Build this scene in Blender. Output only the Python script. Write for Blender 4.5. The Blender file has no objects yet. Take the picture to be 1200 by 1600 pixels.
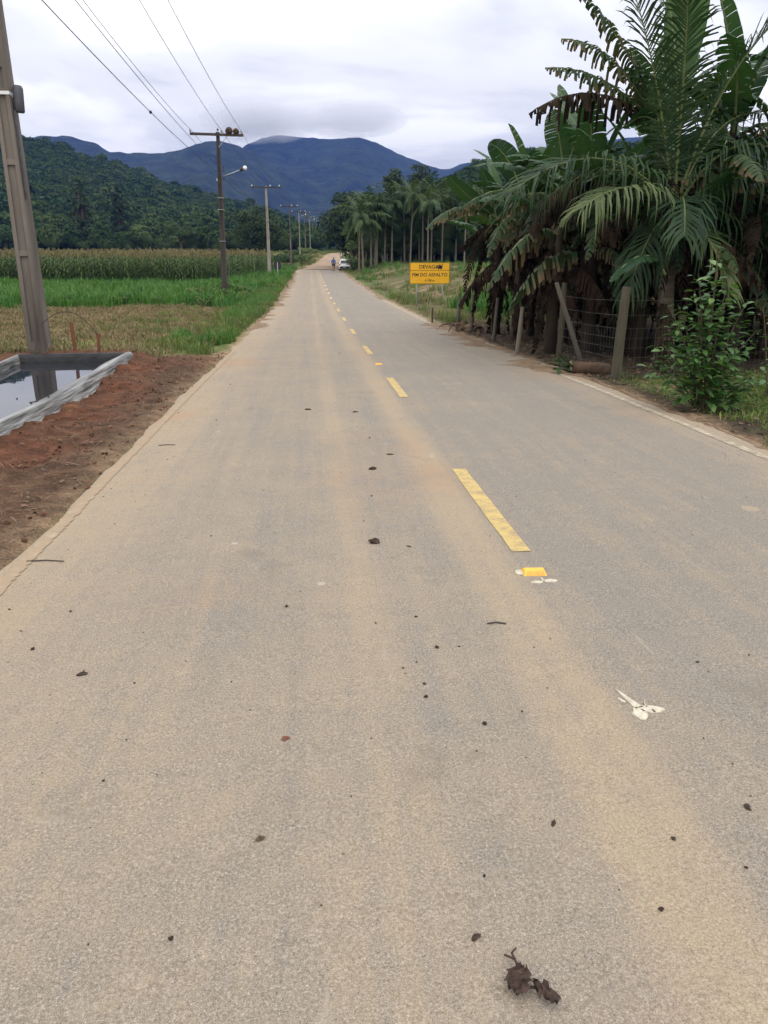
import bpy, bmesh, math, random
import numpy as np
from mathutils import Vector, Matrix, Euler

random.seed(11)
rng = np.random.default_rng(11)
S = bpy.context.scene
COL = S.collection
R = math.radians

# ------------------------------------------------------------------ camera
cam_d = bpy.data.cameras.new('camera')
cam = bpy.data.objects.new('camera', cam_d); COL.objects.link(cam)
cam.location = (-1.215, 0.0, 1.59)
cam.rotation_euler = Euler((R(90 - 18.43), 0, R(-5.27)), 'XYZ')
cam_d.sensor_fit = 'VERTICAL'; cam_d.sensor_height = 36.0; cam_d.sensor_width = 27.0
cam_d.lens = 27.0
cam_d.clip_start = 0.05; cam_d.clip_end = 12000
S.camera = cam

# ------------------------------------------------------------------ sky and sun (overcast)
SUN_EL, SUN_AZ = R(58), R(150)
W = bpy.data.worlds.new('World'); S.world = W; W.use_nodes = True
nt = W.node_tree; nt.nodes.clear()
def N(t, kind, **kw):
    n = t.nodes.new(kind)
    for k, v in kw.items():
        if k.startswith('i_'):
            key = k[2:]
            key = int(key) if key.isdigit() else key.replace('_', ' ')
            n.inputs[key].default_value = v
        else: setattr(n, k, v)
    return n
def L(t, a, ai, b, bi): t.links.new(a.outputs[ai], b.inputs[bi])
def ramp(t, stops, interp='LINEAR'):
    n = t.nodes.new('ShaderNodeValToRGB'); cr = n.color_ramp; cr.interpolation = interp
    while len(cr.elements) < len(stops): cr.elements.new(0.5)
    for e, (p, c) in zip(cr.elements, stops):
        e.position = p
        e.color = (c, c, c, 1) if not hasattr(c, '__len__') else (*c, 1)
    return n
def math_(t, op, a=None, b=None, va=0.0, vb=0.0, clamp=False):
    n = t.nodes.new('ShaderNodeMath'); n.operation = op; n.use_clamp = clamp
    n.inputs[0].default_value = va; n.inputs[1].default_value = vb
    if a is not None: t.links.new(a, n.inputs[0])
    if b is not None: t.links.new(b, n.inputs[1])
    return n.outputs[0]
def mixc(t, fac, a, b, blend='MIX'):
    n = t.nodes.new('ShaderNodeMix'); n.data_type = 'RGBA'; n.blend_type = blend
    for idx, v in ((0, fac), (6, a), (7, b)):
        if hasattr(v, 'is_output'): t.links.new(v, n.inputs[idx])
        else: n.inputs[idx].default_value = v if idx == 0 else (*v, 1)
    return n.outputs[2]

out = N(nt, 'ShaderNodeOutputWorld'); bg = N(nt, 'ShaderNodeBackground'); bg.inputs['Strength'].default_value = 0.1
sky = N(nt, 'ShaderNodeTexSky', sky_type='NISHITA', sun_disc=False)
sky.sun_elevation = SUN_EL; sky.sun_rotation = SUN_AZ; sky.air_density = 1.0; sky.dust_density = 2.0
tc = N(nt, 'ShaderNodeTexCoord'); sp = N(nt, 'ShaderNodeSeparateXYZ'); L(nt, tc, 'Generated', sp, 0)
zc = math_(nt, 'MAXIMUM', sp.outputs[2], None, vb=0.0)
den = math_(nt, 'ADD', zc, None, vb=0.16)
ux = math_(nt, 'DIVIDE', sp.outputs[0], den); uy = math_(nt, 'DIVIDE', sp.outputs[1], den)
cb = N(nt, 'ShaderNodeCombineXYZ'); nt.links.new(ux, cb.inputs[0]); nt.links.new(uy, cb.inputs[1])
cn = N(nt, 'ShaderNodeTexNoise', i_Scale=0.85, i_Detail=7.0, i_Roughness=0.52); L(nt, cb, 0, cn, 'Vector')
cn.inputs['Distortion'].default_value = 0.35
cr = ramp(nt, [(0.34, (10.6, 10.8, 11.0)), (0.47, (14.6, 14.5, 14.2)), (0.58, (19.2, 18.8, 18.0))], 'EASE')
L(nt, cn, 'Fac', cr, 0)
gain = math_(nt, 'MULTIPLY_ADD', zc, None, vb=0.95); nt.nodes[-1].inputs[2].default_value = 1.08
cl = mixc(nt, 1.0, cr.outputs[0], (1, 1, 1), 'MULTIPLY')
gm = N(nt, 'ShaderNodeVectorMath', operation='SCALE'); nt.links.new(cl, gm.inputs[0]); nt.links.new(gain, gm.inputs['Scale'])
fin = mixc(nt, 0.94, sky.outputs[0], gm.outputs[0])
nt.links.new(fin, bg.inputs[0]); L(nt, bg, 0, out, 0)

sd = bpy.data.lights.new('sun', 'SUN'); sd.energy = 0.7; sd.angle = R(20); sd.color = (1, 0.97, 0.92)
so = bpy.data.objects.new('sun', sd); COL.objects.link(so)
so.rotation_euler = (R(90) - SUN_EL, 0, math.pi - SUN_AZ)

vs = S.view_settings
vs.view_transform = 'Standard'; vs.look = 'None'; vs.exposure = -0.31; vs.gamma = 1.0; vs.use_curve_mapping = False
cy = S.cycles
cy.max_bounces = 6; cy.diffuse_bounces = 3; cy.glossy_bounces = 3; cy.transmission_bounces = 4
cy.volume_bounces = 2; cy.transparent_max_bounces = 8; cy.use_denoising = True
cy.caustics_reflective = False; cy.caustics_refractive = False

# ------------------------------------------------------------------ helpers
def vnoise(x, y, scale, seed=0):
    x = np.asarray(x, float) * scale + seed * 17.3; y = np.asarray(y, float) * scale - seed * 9.1
    x0 = np.floor(x).astype(np.int64); y0 = np.floor(y).astype(np.int64)
    fx = x - x0; fy = y - y0
    fx = fx * fx * (3 - 2 * fx); fy = fy * fy * (3 - 2 * fy)
    def h(a, b):
        n = (a * 374761393 + b * 668265263 + seed * 1442695041) & 0x7fffffff
        n = ((n ^ (n >> 13)) * 1274126177) & 0x7fffffff
        return ((n ^ (n >> 16)) & 0xffff) / 65535.0
    return (h(x0, y0) * (1 - fx) + h(x0 + 1, y0) * fx) * (1 - fy) + (h(x0, y0 + 1) * (1 - fx) + h(x0 + 1, y0 + 1) * fx) * fy
def fbm(x, y, scale, seed=0, octv=4):
    s = 0; a = .5; 
    for o in range(octv):
        s = s + a * (vnoise(x, y, scale * 2 ** o, seed + o) - .5); a *= .5
    return s
def sst(a, b, x):
    t = np.clip((np.asarray(x, float) - a) / (b - a), 0, 1); return t * t * (3 - 2 * t)

def link(name, me, parent=None, loc=None, rot=None, scale=None):
    o = bpy.data.objects.new(name, me); COL.objects.link(o)
    if parent is not None: o.parent = parent
    if loc is not None: o.location = loc
    if rot is not None: o.rotation_euler = rot
    if scale is not None: o.scale = scale if hasattr(scale, '__len__') else (scale,) * 3
    return o
def tag(o, label=None, cat=None, group=None, kind=None):
    for k, v in (('label', label), ('category', cat), ('group', group), ('kind', kind)):
        if v: o[k] = v
    return o
def empty(name, loc, rz=0):
    o = bpy.data.objects.new(name, None); COL.objects.link(o); o.location = loc; o.rotation_euler = (0, 0, rz)
    o.empty_display_size = .1
    return o
def np_mesh(name, V, F, mat, smooth=False, attrs=None):
    V = np.asarray(V, np.float32); F = np.asarray(F, np.int32)
    me = bpy.data.meshes.new(name)
    me.vertices.add(len(V)); me.vertices.foreach_set('co', V.ravel())
    k = F.shape[1]
    me.loops.add(F.size); me.loops.foreach_set('vertex_index', F.ravel())
    me.polygons.add(len(F)); me.polygons.foreach_set('loop_start', np.arange(0, F.size, k, dtype=np.int32))
    me.polygons.foreach_set('loop_total', np.full(len(F), k, np.int32))
    if smooth: me.polygons.foreach_set('use_smooth', np.ones(len(F), bool))
    if attrs:
        for an, (ty, dat) in attrs.items():
            a = me.attributes.new(an, ty, 'POINT')
            a.data.foreach_set('color' if ty == 'FLOAT_COLOR' else 'value', np.asarray(dat, np.float32).ravel())
    if mat is not None: me.materials.append(mat)
    me.update(calc_edges=True); me.validate()
    return me
class MB:
    def __init__(s): s.v = []; s.f = []; s.m = []; s.mi = 0
    def add(s, vs, fs):
        b = len(s.v); s.v += [tuple(p) for p in vs]
        for f in fs: s.f.append(tuple(b + i for i in f)); s.m.append(s.mi)
        return s
    def box(s, c, d, rot=None, top=1.0):
        c = Vector(c); vs = []
        for z in (-1, 1):
            k = top if z > 0 else 1
            for x, y in ((-1, -1), (1, -1), (1, 1), (-1, 1)):
                p = Vector((x * d[0] / 2 * k, y * d[1] / 2 * k, z * d[2] / 2))
                if rot is not None: p = rot @ p
                vs.append(c + p)
        return s.add(vs, [(0, 3, 2, 1), (4, 5, 6, 7), (0, 1, 5, 4), (1, 2, 6, 5), (2, 3, 7, 6), (3, 0, 4, 7)])
    def tube(s, pts, rad, n=8, caps=True, jit=0):
        pts = [Vector(p) for p in pts]
        if not hasattr(rad, '__len__'): rad = [rad] * len(pts)
        rings = []; u = None
        for i, p in enumerate(pts):
            t = (pts[min(i + 1, len(pts) - 1)] - pts[max(i - 1, 0)]).normalized()
            if u is None:
                u = t.orthogonal().normalized()
                if abs(t.z) > .5: u = Vector((1, 0, 0)); 
            u = (u - t * u.dot(t)).normalized(); w = t.cross(u)
            rings.append([p + (u * math.cos(2 * math.pi * k / n) + w * math.sin(2 * math.pi * k / n)) * rad[i] * (1 + random.uniform(-jit, jit)) for k in range(n)])
        vs = [q for r in rings for q in r]; fs = []
        for i in range(len(pts) - 1):
            for k in range(n):
                a = i * n + k; b = i * n + (k + 1) % n
                fs.append((a, b, b + n, a + n))
        if caps:
            fs.append(tuple(reversed(range(n)))); fs.append(tuple((len(pts) - 1) * n + k for k in range(n)))
        return s.add(vs, fs)
    def lathe(s, prof, n=12, c=(0, 0, 0)):
        vs = []; fs = []
        for r, z in prof:
            for k in range(n):
                a = 2 * math.pi * k / n; vs.append((c[0] + r * math.cos(a), c[1] + r * math.sin(a), c[2] + z))
        for i in range(len(prof) - 1):
            for k in range(n):
                a = i * n + k; b = i * n + (k + 1) % n
                fs.append((a, b, b + n, a + n))
        fs.append(tuple(reversed(range(n)))); fs.append(tuple((len(prof) - 1) * n + k for k in range(n)))
        return s.add(vs, fs)
    def mesh(s, name, mats, smooth=False):
        me = bpy.data.meshes.new(name); me.from_pydata(s.v, [], s.f)
        for m in (mats if isinstance(mats, (list, tuple)) else [mats]): me.materials.append(m)
        if isinstance(mats, (list, tuple)) and len(mats) > 1: me.polygons.foreach_set('material_index', s.m)
        if smooth: me.polygons.foreach_set('use_smooth', [True] * len(me.polygons))
        me.update(); return me
    def build(s, name, mats, parent=None, loc=None, rot=None, smooth=False):
        return link(name, s.mesh(name, mats, smooth), parent, loc, rot)

def bezier(P0, P1, P2, n):
    P0, P1, P2 = map(lambda p: np.asarray(p, float), (P0, P1, P2))
    t = np.linspace(0, 1, n)[:, None]
    return (1 - t) ** 2 * P0 + 2 * t * (1 - t) * P1 + t * t * P2

# ------------------------------------------------------------------ materials
def newmat(name):
    m = bpy.data.materials.new(name); m.use_nodes = True; t = m.node_tree; t.nodes.clear()
    o = N(t, 'ShaderNodeOutputMaterial'); b = N(t, 'ShaderNodeBsdfPrincipled'); L(t, b, 0, o, 0)
    return m, t, b, o
def pmat(name, c1, c2=None, scale=4.0, rough=.8, bump=0.0, bscale=None, spec=.3, transl=0.0, rnd=0.0,
         stretch=(1, 1, 1), lo=.35, hi=.65, detail=5.0, metal=0.0, edge=None, tcol=None):
    m, t, b, o = newmat(name)
    tcn = N(t, 'ShaderNodeTexCoord'); mp = N(t, 'ShaderNodeMapping'); mp.inputs['Scale'].default_value = stretch
    L(t, tcn, 'Object', mp, 0)
    if c2 is None: c2 = tuple(x * .6 for x in c1)
    nz = N(t, 'ShaderNodeTexNoise', i_Scale=scale, i_Detail=detail); L(t, mp, 0, nz, 'Vector')
    rp = ramp(t, [(lo, c1), (hi, c2)]); L(t, nz, 'Fac', rp, 0)
    col = rp.outputs[0]
    if edge is not None:       # withered rim: (attribute, colour, threshold)
        at = N(t, 'ShaderNodeAttribute', attribute_name='edge')
        e = math_(t, 'ADD', at.outputs['Fac'], nz.outputs['Fac'])
        er = ramp(t, [(edge[1], 0.0), (edge[1] + .18, 1.0)]); 
        e2 = math_(t, 'MULTIPLY', e, None, vb=.5); t.links.new(e2, er.inputs[0])
        col = mixc(t, er.outputs[0], col, edge[0])
    if rnd:
        oi = N(t, 'ShaderNodeObjectInfo')
        hv = N(t, 'ShaderNodeHueSaturation'); t.links.new(col, hv.inputs['Color'])
        v = math_(t, 'MULTIPLY_ADD', oi.outputs['Random'], None, vb=2 * rnd); t.nodes[-1].inputs[2].default_value = 1 - rnd
        t.links.new(v, hv.inputs['Value'])
        h2 = math_(t, 'MULTIPLY_ADD', oi.outputs['Random'], None, vb=-.05 * min(1, rnd * 3)); t.nodes[-1].inputs[2].default_value = .5 + .025 * min(1, rnd * 3)
        t.links.new(h2, hv.inputs['Hue'])
        col = hv.outputs[0]
    t.links.new(col, b.inputs['Base Color'])
    b.inputs['Roughness'].default_value = rough; b.inputs['Specular IOR Level'].default_value = spec
    b.inputs['Metallic'].default_value = metal
    if bump:
        n2 = N(t, 'ShaderNodeTexNoise', i_Scale=bscale or scale * 4, i_Detail=4.0); L(t, mp, 0, n2, 'Vector')
        bp = N(t, 'ShaderNodeBump', i_Strength=1.0, i_Distance=bump); L(t, n2, 'Fac', bp, 'Height'); L(t, bp, 0, b, 'Normal')
    if transl:
        tr = N(t, 'ShaderNodeBsdfTranslucent'); 
        tc2 = mixc(t, 1.0, col, tcol or (1.0, 1.0, .45), 'MULTIPLY'); t.links.new(tc2, tr.inputs[0])
        ms = N(t, 'ShaderNodeMixShader', i_0=transl); L(t, b, 0, ms, 1); L(t, tr, 0, ms, 2); L(t, ms, 0, o, 0)
    return m

M = {}
M['leaf_dark'] = pmat('leaf_dark', (.018, .040, .013), (.036, .066, .019), 1.5, .55, transl=.2, rnd=.25)
M['leaf_mid'] = pmat('leaf_mid', (.034, .072, .018), (.062, .105, .028), 1.5, .55, transl=.25, rnd=.25)
M['leaf_pale'] = pmat('leaf_pale', (.085, .135, .04), (.13, .18, .06), 1.5, .6, transl=.25, rnd=.2)
M['forest'] = pmat('forest', (.032, .060, .021), (.068, .098, .034), .35, .95, spec=.05, transl=.15, rnd=.26)
M['bark'] = pmat('bark', (.10, .075, .05), (.05, .038, .028), 6, .9, bump=.02, stretch=(1, 1, .3))
M['palm_trunk'] = pmat('palm_trunk', (.21, .175, .13), (.105, .086, .06), 5, .85, bump=.01, stretch=(.5, .5, 3))
M['frond'] = pmat('frond', (.017, .043, .017), (.036, .070, .026), 1.2, .55, spec=.22, transl=.22, rnd=.28)
M['frond_pale'] = pmat('frond_pale', (.075, .12, .036), (.12, .15, .05), 1.2, .5, spec=.4, transl=.25, rnd=.15)
M['rachis'] = pmat('rachis', (.16, .17, .06), (.10, .12, .04), 3, .5)
M['banana'] = pmat('banana', (.022, .066, .025), (.045, .098, .034), 1.6, .5, spec=.25, transl=.28, rnd=.22, bump=.004, bscale=14, edge=((.14, .09, .04), .74))
M['banana_bright'] = pmat('banana_bright', (.045, .115, .035), (.07, .15, .045), 1.6, .4, spec=.4, transl=.4, bump=.004, bscale=14)
M['banana_torn'] = pmat('banana_torn', (.028, .060, .026), (.058, .085, .034), 2.0, .6, spec=.2, transl=.25, rnd=.2, edge=((.13, .088, .047), .58))
M['banana_dead'] = pmat('banana_dead', (.044, .030, .020), (.012, .009, .007), 3.0, .95, spec=.05, rnd=.35, transl=.12, tcol=(1, .8, .5), bump=.006)
M['banana_stem'] = pmat('banana_stem', (.048, .034, .020), (.02, .014, .009), 4, .75, bump=.012, stretch=(1, 1, .25))
M['banana_rib'] = pmat('banana_rib', (.22, .26, .10), (.16, .2, .08), 3, .45)
M['corn'] = pmat('corn', (.046, .095, .024), (.095, .135, .04), 2.2, .6, transl=.2, rnd=.25)
M['tassel'] = pmat('tassel', (.21, .175, .080), (.13, .11, .048), 3, .8, rnd=.2)
M['grass_lush'] = pmat('grass_lush', (.045, .135, .020), (.085, .20, .032), 1.2, .55, transl=.25, rnd=.28)
M['grass_mix'] = pmat('grass_mix', (.075, .15, .03), (.16, .18, .052), 1.5, .6, transl=.22, rnd=.3)
M['grass_dry'] = pmat('grass_dry', (.25, .195, .105), (.16, .125, .06), 1.5, .8, transl=.12, rnd=.3, tcol=(1, .9, .6))
M['weed_brown'] = pmat('weed_brown', (.15, .12, .055), (.10, .11, .04), 1.5, .8, transl=.1, rnd=.3)
M['litter'] = pmat('litter', (.14, .095, .055), (.07, .048, .03), 6, .9, rnd=.55)
M['straw'] = pmat('straw', (.21, .155, .095), (.11, .078, .048), 6, .9, rnd=.4)
M['clod'] = pmat('clod', (.13, .06, .032), (.07, .038, .022), 8, .95, rnd=.4, bump=.004)
M['clod_dark'] = pmat('clod_dark', (.035, .026, .019), (.07, .05, .036), 30, .95, bump=.004, bscale=90)
M['dead_leaf'] = pmat('dead_leaf', (.035, .022, .017), (.075, .045, .034), 40, .8, bump=.003, bscale=90)
M['gravel'] = pmat('gravel', (.09, .075, .06), (.2, .17, .13), 20, .9, rnd=.6)
M['concrete_dark'] = pmat('concrete_dark', (.185, .16, .14), (.075, .064, .056), 2.2, .9, bump=.004, bscale=60, stretch=(1, 1, .18), detail=8)
M['concrete_pale'] = pmat('concrete_pale', (.34, .31, .27), (.22, .2, .17), 3, .9, bump=.004, bscale=50, stretch=(1, 1, .3))
M['wood_dark'] = pmat('wood_dark', (.075, .062, .055), (.04, .034, .03), 4, .85, stretch=(1, 1, .2), bump=.003)
M['wood_post'] = pmat('wood_post', (.085, .075, .05), (.04, .036, .023), 5, .85, bump=.006, stretch=(1, 1, .2))
M['wood_grey'] = pmat('wood_grey', (.13, .115, .094), (.06, .053, .042), 5, .9, bump=.005, stretch=(1, 1, .2))
M['wood_pale'] = pmat('wood_pale', (.21, .185, .145), (.11, .095, .07), 5, .9, bump=.005, stretch=(1, 1, .2))
M['wood_red'] = pmat('wood_red', (.19, .07, .04), (.11, .045, .03), 6, .85, bump=.004, stretch=(1, 1, .2))
M['log'] = pmat('log', (.10, .06, .037), (.05, .032, .02), 7, .9, bump=.01)
M['steel'] = pmat('steel', (.34, .36, .38), (.25, .26, .27), 8, .45, spec=.5, metal=.6)
M['wire'] = pmat('wire', (.045, .047, .052), (.03, .03, .034), 4, .6)
M['fence_wire'] = pmat('fence_wire', (.10, .10, .09), (.06, .055, .05), 4, .55, metal=.4)
M['porcelain'] = pmat('porcelain', (.33, .34, .36), (.2, .2, .22), 12, .3, spec=.5)
M['porcelain_white'] = pmat('porcelain_white', (.75, .76, .76), (.6, .61, .62), 12, .3, spec=.5)
M['lamp_glass'] = pmat('lamp_glass', (.82, .84, .82), (.72, .74, .72), 6, .18, spec=.6)
M['black_metal'] = pmat('black_metal', (.022, .023, .026), (.035, .036, .04), 8, .5)
M['box_grey'] = pmat('box_grey', (.085, .085, .10), (.055, .055, .065), 8, .5)
M['clay'] = pmat('clay', (.10, .062, .042), (.055, .036, .026), 12, .95, bump=.01)
M['sign_yellow'] = pmat('sign_yellow', (.74, .40, .016), (.68, .35, .014), 3, .45, spec=.4)
M['sign_black'] = pmat('sign_black', (.014, .013, .012), (.02, .018, .016), 6, .5)
M['galv'] = pmat('galv', (.42, .44, .44), (.30, .32, .32), 8, .5, metal=.4)
M['stud_yellow'] = pmat('stud_yellow', (.80, .47, .07), (.66, .36, .05), 30, .5, bump=.001)
M['stud_lens'] = pmat('stud_lens', (.75, .33, .03), (.6, .25, .02), 60, .2, spec=.6)
M['glue'] = pmat('glue', (.56, .51, .41), (.40, .355, .28), 40, .8, bump=.003, bscale=120)
M['car_white'] = pmat('car_white', (.80, .80, .80), (.76, .76, .76), 2, .25, spec=.5)
M['car_glass'] = pmat('car_glass', (.02, .024, .028), (.03, .034, .04), 2, .08, spec=.6)
M['car_black'] = pmat('car_black', (.02, .02, .02), (.03, .03, .03), 4, .6)
M['car_red'] = pmat('car_red', (.35, .02, .02), (.25, .015, .015), 4, .2, spec=.6)
M['cloth_blue'] = pmat('cloth_blue', (.045, .12, .36), (.035, .09, .28), 9, .85)
M['cloth_navy'] = pmat('cloth_navy', (.03, .045, .09), (.022, .03, .06), 9, .85)
M['skin'] = pmat('skin', (.30, .17, .11), (.26, .14, .09), 9, .6)
M['rubber'] = pmat('rubber', (.02, .02, .021), (.03, .03, .03), 9, .8)
M['liner_pale'] = pmat('liner_pale', (.30, .30, .295), (.075, .073, .07), 2.6, .36, spec=.35, bump=.03, bscale=6, stretch=(4.5, .3, 4.5), lo=.40, hi=.60)
M['liner_black'] = pmat('liner_black', (.010, .010, .012), (.022, .022, .025), 6, .5, spec=.25, bump=.02, bscale=10)
M['shrub_leaf'] = pmat('shrub_leaf', (.045, .12, .028), (.095, .18, .048), 5, .38, spec=.5, transl=.25, rnd=.4)
M['shrub_stem'] = pmat('shrub_stem', (.09, .075, .045), (.06, .05, .03), 8, .8)

# ------------------------------------------------------------------ terrain shape
YS = [-60, 0, 5, 11, 17, 23, 29, 35, 41, 47, 60, 80, 100, 115, 150, 180, 260, 300, 9000]
ZS = [.5, 0, -.12, -.23, -.38, -.53, -.63, -.69, -.74, -.78, -.74, -.55, -.33, -.28, .6, 2.1, 3, 3, 3]
def zr(y): return np.interp(y, YS, ZS)
POND = (-6.18, 3.0, -4.45, 13.85)          # x0, y0, x1, y1
WATER_Z = -.15
def pond_dist(x, y):
    dx = np.maximum(np.maximum(POND[0] - x, x - POND[2]), 0); dy = np.maximum(np.maximum(POND[1] - y, y - POND[3]), 0)
    outd = np.hypot(dx, dy)
    ind = np.minimum(np.minimum(x - POND[0], POND[2] - x), np.minimum(y - POND[1], POND[3] - y))
    return np.where(outd > 0, outd, -np.maximum(ind, 0))
def gz(x, y):
    x = np.asarray(x, float); y = np.asarray(y, float)
    z = zr(y)
    near = np.exp(-(np.hypot(x, y - 10) / 60) ** 2)
    side = sst(3.1, 3.9, np.abs(x))
    z = z - .05 * (1 - sst(2.93, 3.10, np.abs(x))) - .012 * (1 - side)                                                  # bed of the road
    z = z + side * (fbm(x, y, .6, 3) * .16 * near + fbm(x, y, .12, 5) * .5 * sst(6, 25, np.abs(x)))
    z = z - .10 * sst(3.1, 3.6, -x) * (1 - sst(4.6, 7, -x)) * sst(14, 24, y)  # shallow ditch on the left
    bank = sst(3.8, 9.5, x) * sst(24, 42, y) * (1 - sst(135, 190, y))
    z = z + bank * (1.02 + fbm(x, y, .25, 8) * .35)
    d = pond_dist(x, y)
    mound = np.where(d >= 0, np.exp(-(d / .55) ** 2), 1.0)
    lvl = -.06 - zr(y)
    z = np.where(d >= 0, z + np.maximum(lvl, .06) * mound * .45 + .10 * np.exp(-(d / .9) ** 2) * fbm(x, y, 2.2, 4) * 2, z)
    z = z + sst(-9.5, -7.5, x) * (1 - sst(-4.7, -3.9, x)) * np.exp(-((y - 14.55) / .75) ** 2) * .24 * (d >= 0)
    z = z + np.exp(-((x + 3.7) / .55) ** 2 - ((y - 14.4) / 1.6) ** 2) * .16
    z = np.where(d < 0, np.where(d < -.12, -.95, -.25), z)
    return z

def zone_colour(x, y):
    """soil and turf colours, by what grows or lies there"""
    c = np.zeros(x.shape + (3,))
    def put(w, col):
        nonlocal c
        w = np.clip(w, 0, 1)[..., None]; c = c * (1 - w) + np.array(col) * w
    n1 = fbm(x, y, .5, 21) ; n2 = fbm(x, y, 1.7, 25); n3 = fbm(x, y, .12, 29)
    put(np.ones_like(x), (.085, .12, .035))
    # left: dry mown strip, lush strip, corn floor
    L_ = (x < -3)
    put(L_ * sst(-.1, .1, 36 + n3 * 8 - y), (.21, .165, .09))
    put(L_ * sst(-.1, .1, 36 + n3 * 8 - y) * sst(.02, .14, n1 + n2 * .5), (.15, .15, .05))
    put(L_ * sst(34, 41, y + n1 * 14) * (1 - sst(64, 68, y)), (.05, .11, .02))
    put(L_ * sst(64, 68, y) * (1 - sst(118, 124, y)), (.10, .08, .045))
    put(sst(116, 124, y) * (1 - sst(240, 300, y)) * (np.abs(x) < 60), (.20, .17, .075)); put(L_ * sst(118, 124, y) * (1 - sst(165, 180, y)) * sst(-12, -10, x), (.30, .22, .12))
    put(L_ * sst(-4.9, -4.2, x + n1) * sst(15, 20, y), (.10, .13, .04))
    # left: red bank round the pond and dark litter beside the road
    d = pond_dist(x, y)
    red = L_ * (1 - sst(1.0, 2.0, d + n1 * 1.2)) 
    put(L_ * sst(-7.5, -6.6, x) * (1 - sst(15.5, 17.5, y + n1 * 2)), (.15, .08, .045))
    put(red, (.112, .046, .025))
    lit = L_ * sst(-3.95, -3.35, x + n1 * .9 + n2 * .5) * (1 - sst(13.2, 15.2, y + n2 * 2))
    put(lit * .8, (.080, .052, .034))
    put(L_ * sst(.03, .12, n2) * (y < 16) * (d < 1.9) * .5, (.11, .06, .035))
    # right: litter and moss near, turf on the bank, bare earth patches
    R_ = (x > 3)
    put(R_ * (1 - sst(25, 31, y)), (.05, .038, .025))
    put(R_ * (1 - sst(22, 30, y)) * sst(-.02, .10, n1 + n2 * .4) * sst(3.3, 3.7, x) * (y < 12), (.075, .105, .03))
    put(R_ * sst(3.6, 4.6, x + n1) * (1 - sst(9.5, 11.2, y)), (.075, .13, .03))
    put(R_ * sst(27, 33, y + n1 * 3), (.115, .105, .045))
    put(R_ * sst(45, 52, y) * sst(.0, .12, n1 + .35 * n3), (.10, .14, .04))
    bare = R_ * sst(34, 40, y) * (1 - sst(80, 92, y)) * sst(4.6, 6.0, x + n1 * 2) * sst(-.12, .06, n1 + n3)
    put(bare * .9, (.255, .18, .112))
    put(R_ * sst(86, 94, y) * sst(4, 6, x), (.07, .10, .03))
    # dusty shoulder beside the asphalt
    sh = (1 - sst(.02, .34, np.abs(x) - 3.05 + n2 * .5)) * (y < 118)
    put(sh * np.where(x < 0, np.where(y < 16, .35, .8), np.where(y < 20, .55, .75)), (.34, .235, .145))
    return c

def axis(segs):
    a = []
    for s, e, st in segs: a += list(np.arange(s, e, st))
    return np.array(a + [segs[-1][1]])
gx = axis([(-3600, -600, 300), (-600, -100, 50), (-100, -30, 5), (-30, -10, 1), (-10, -8, .4), (-8, -2.8, .09), (-2.8, 2.8, .8), (2.8, 6, .1), (6, 12, .3), (12, 30, 1), (30, 100, 5), (100, 600, 50), (600, 3600, 300)])
gy = axis([(-60, 0, 6), (0, 3, .4), (3, 17, .11), (17, 45, .3), (45, 130, .8), (130, 300, 5), (300, 700, 40), (700, 4300, 300)])
GX, GY = np.meshgrid(gx, gy)
GZ = gz(GX, GY)
rough = np.exp(-((GY - 8) / 16) ** 2) * (np.abs(GX) < 9) * (np.abs(GX) > 3.12) * (pond_dist(GX, GY) > 0)
GZ = GZ + rough * (fbm(GX, GY, 4.5, 41, 3) * .09 + fbm(GX, GY, 11, 47, 2) * .05)
nx, ny = len(gx), len(gy)
idx = np.arange(nx * ny).reshape(ny, nx)
F = np.stack([idx[:-1, :-1], idx[:-1, 1:], idx[1:, 1:], idx[1:, :-1]], -1).reshape(-1, 4)
zcol = np.concatenate([zone_colour(GX, GY), np.ones(GX.shape + (1,))], -1).reshape(-1, 4)
m, t, b, o = newmat('ground_soil')
at = N(t, 'ShaderNodeAttribute', attribute_name='zone'); tcn = N(t, 'ShaderNodeTexCoord')
n1 = N(t, 'ShaderNodeTexNoise', i_Scale=5.0, i_Detail=9.0, i_Roughness=.65); L(t, tcn, 'Object', n1, 'Vector')
r1 = ramp(t, [(.3, .45), (.55, 1.0), (.75, 1.6)]); L(t, n1, 'Fac', r1, 0)
col = mixc(t, 1.0, at.outputs['Color'], r1.outputs[0], 'MULTIPLY')
n2 = N(t, 'ShaderNodeTexNoise', i_Scale=55.0, i_Detail=5.0); L(t, tcn, 'Object', n2, 'Vector')
r2 = ramp(t, [(.3, .6), (.7, 1.4)]); L(t, n2, 'Fac', r2, 0)
col = mixc(t, 1.0, col, r2.outputs[0], 'MULTIPLY'); t.links.new(col, b.inputs['Base Color'])
b.inputs['Roughness'].default_value = .95; b.inputs['Specular IOR Level'].default_value = .15
bp = N(t, 'ShaderNodeBump', i_Strength=1.0, i_Distance=.05); L(t, n1, 'Fac', bp, 'Height')
bp2 = N(t, 'ShaderNodeBump', i_Strength=1.0, i_Distance=.012); L(t, n2, 'Fac', bp2, 'Height'); L(t, bp, 0, bp2, 'Normal'); L(t, bp2, 0, b, 'Normal')
g = link('ground', np_mesh('ground', np.stack([GX, GY, GZ], -1).reshape(-1, 3), F, m, True, {'zone': ('FLOAT_COLOR', zcol)}))
tag(g, 'soil and turf on both sides of the road', kind='structure')

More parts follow.
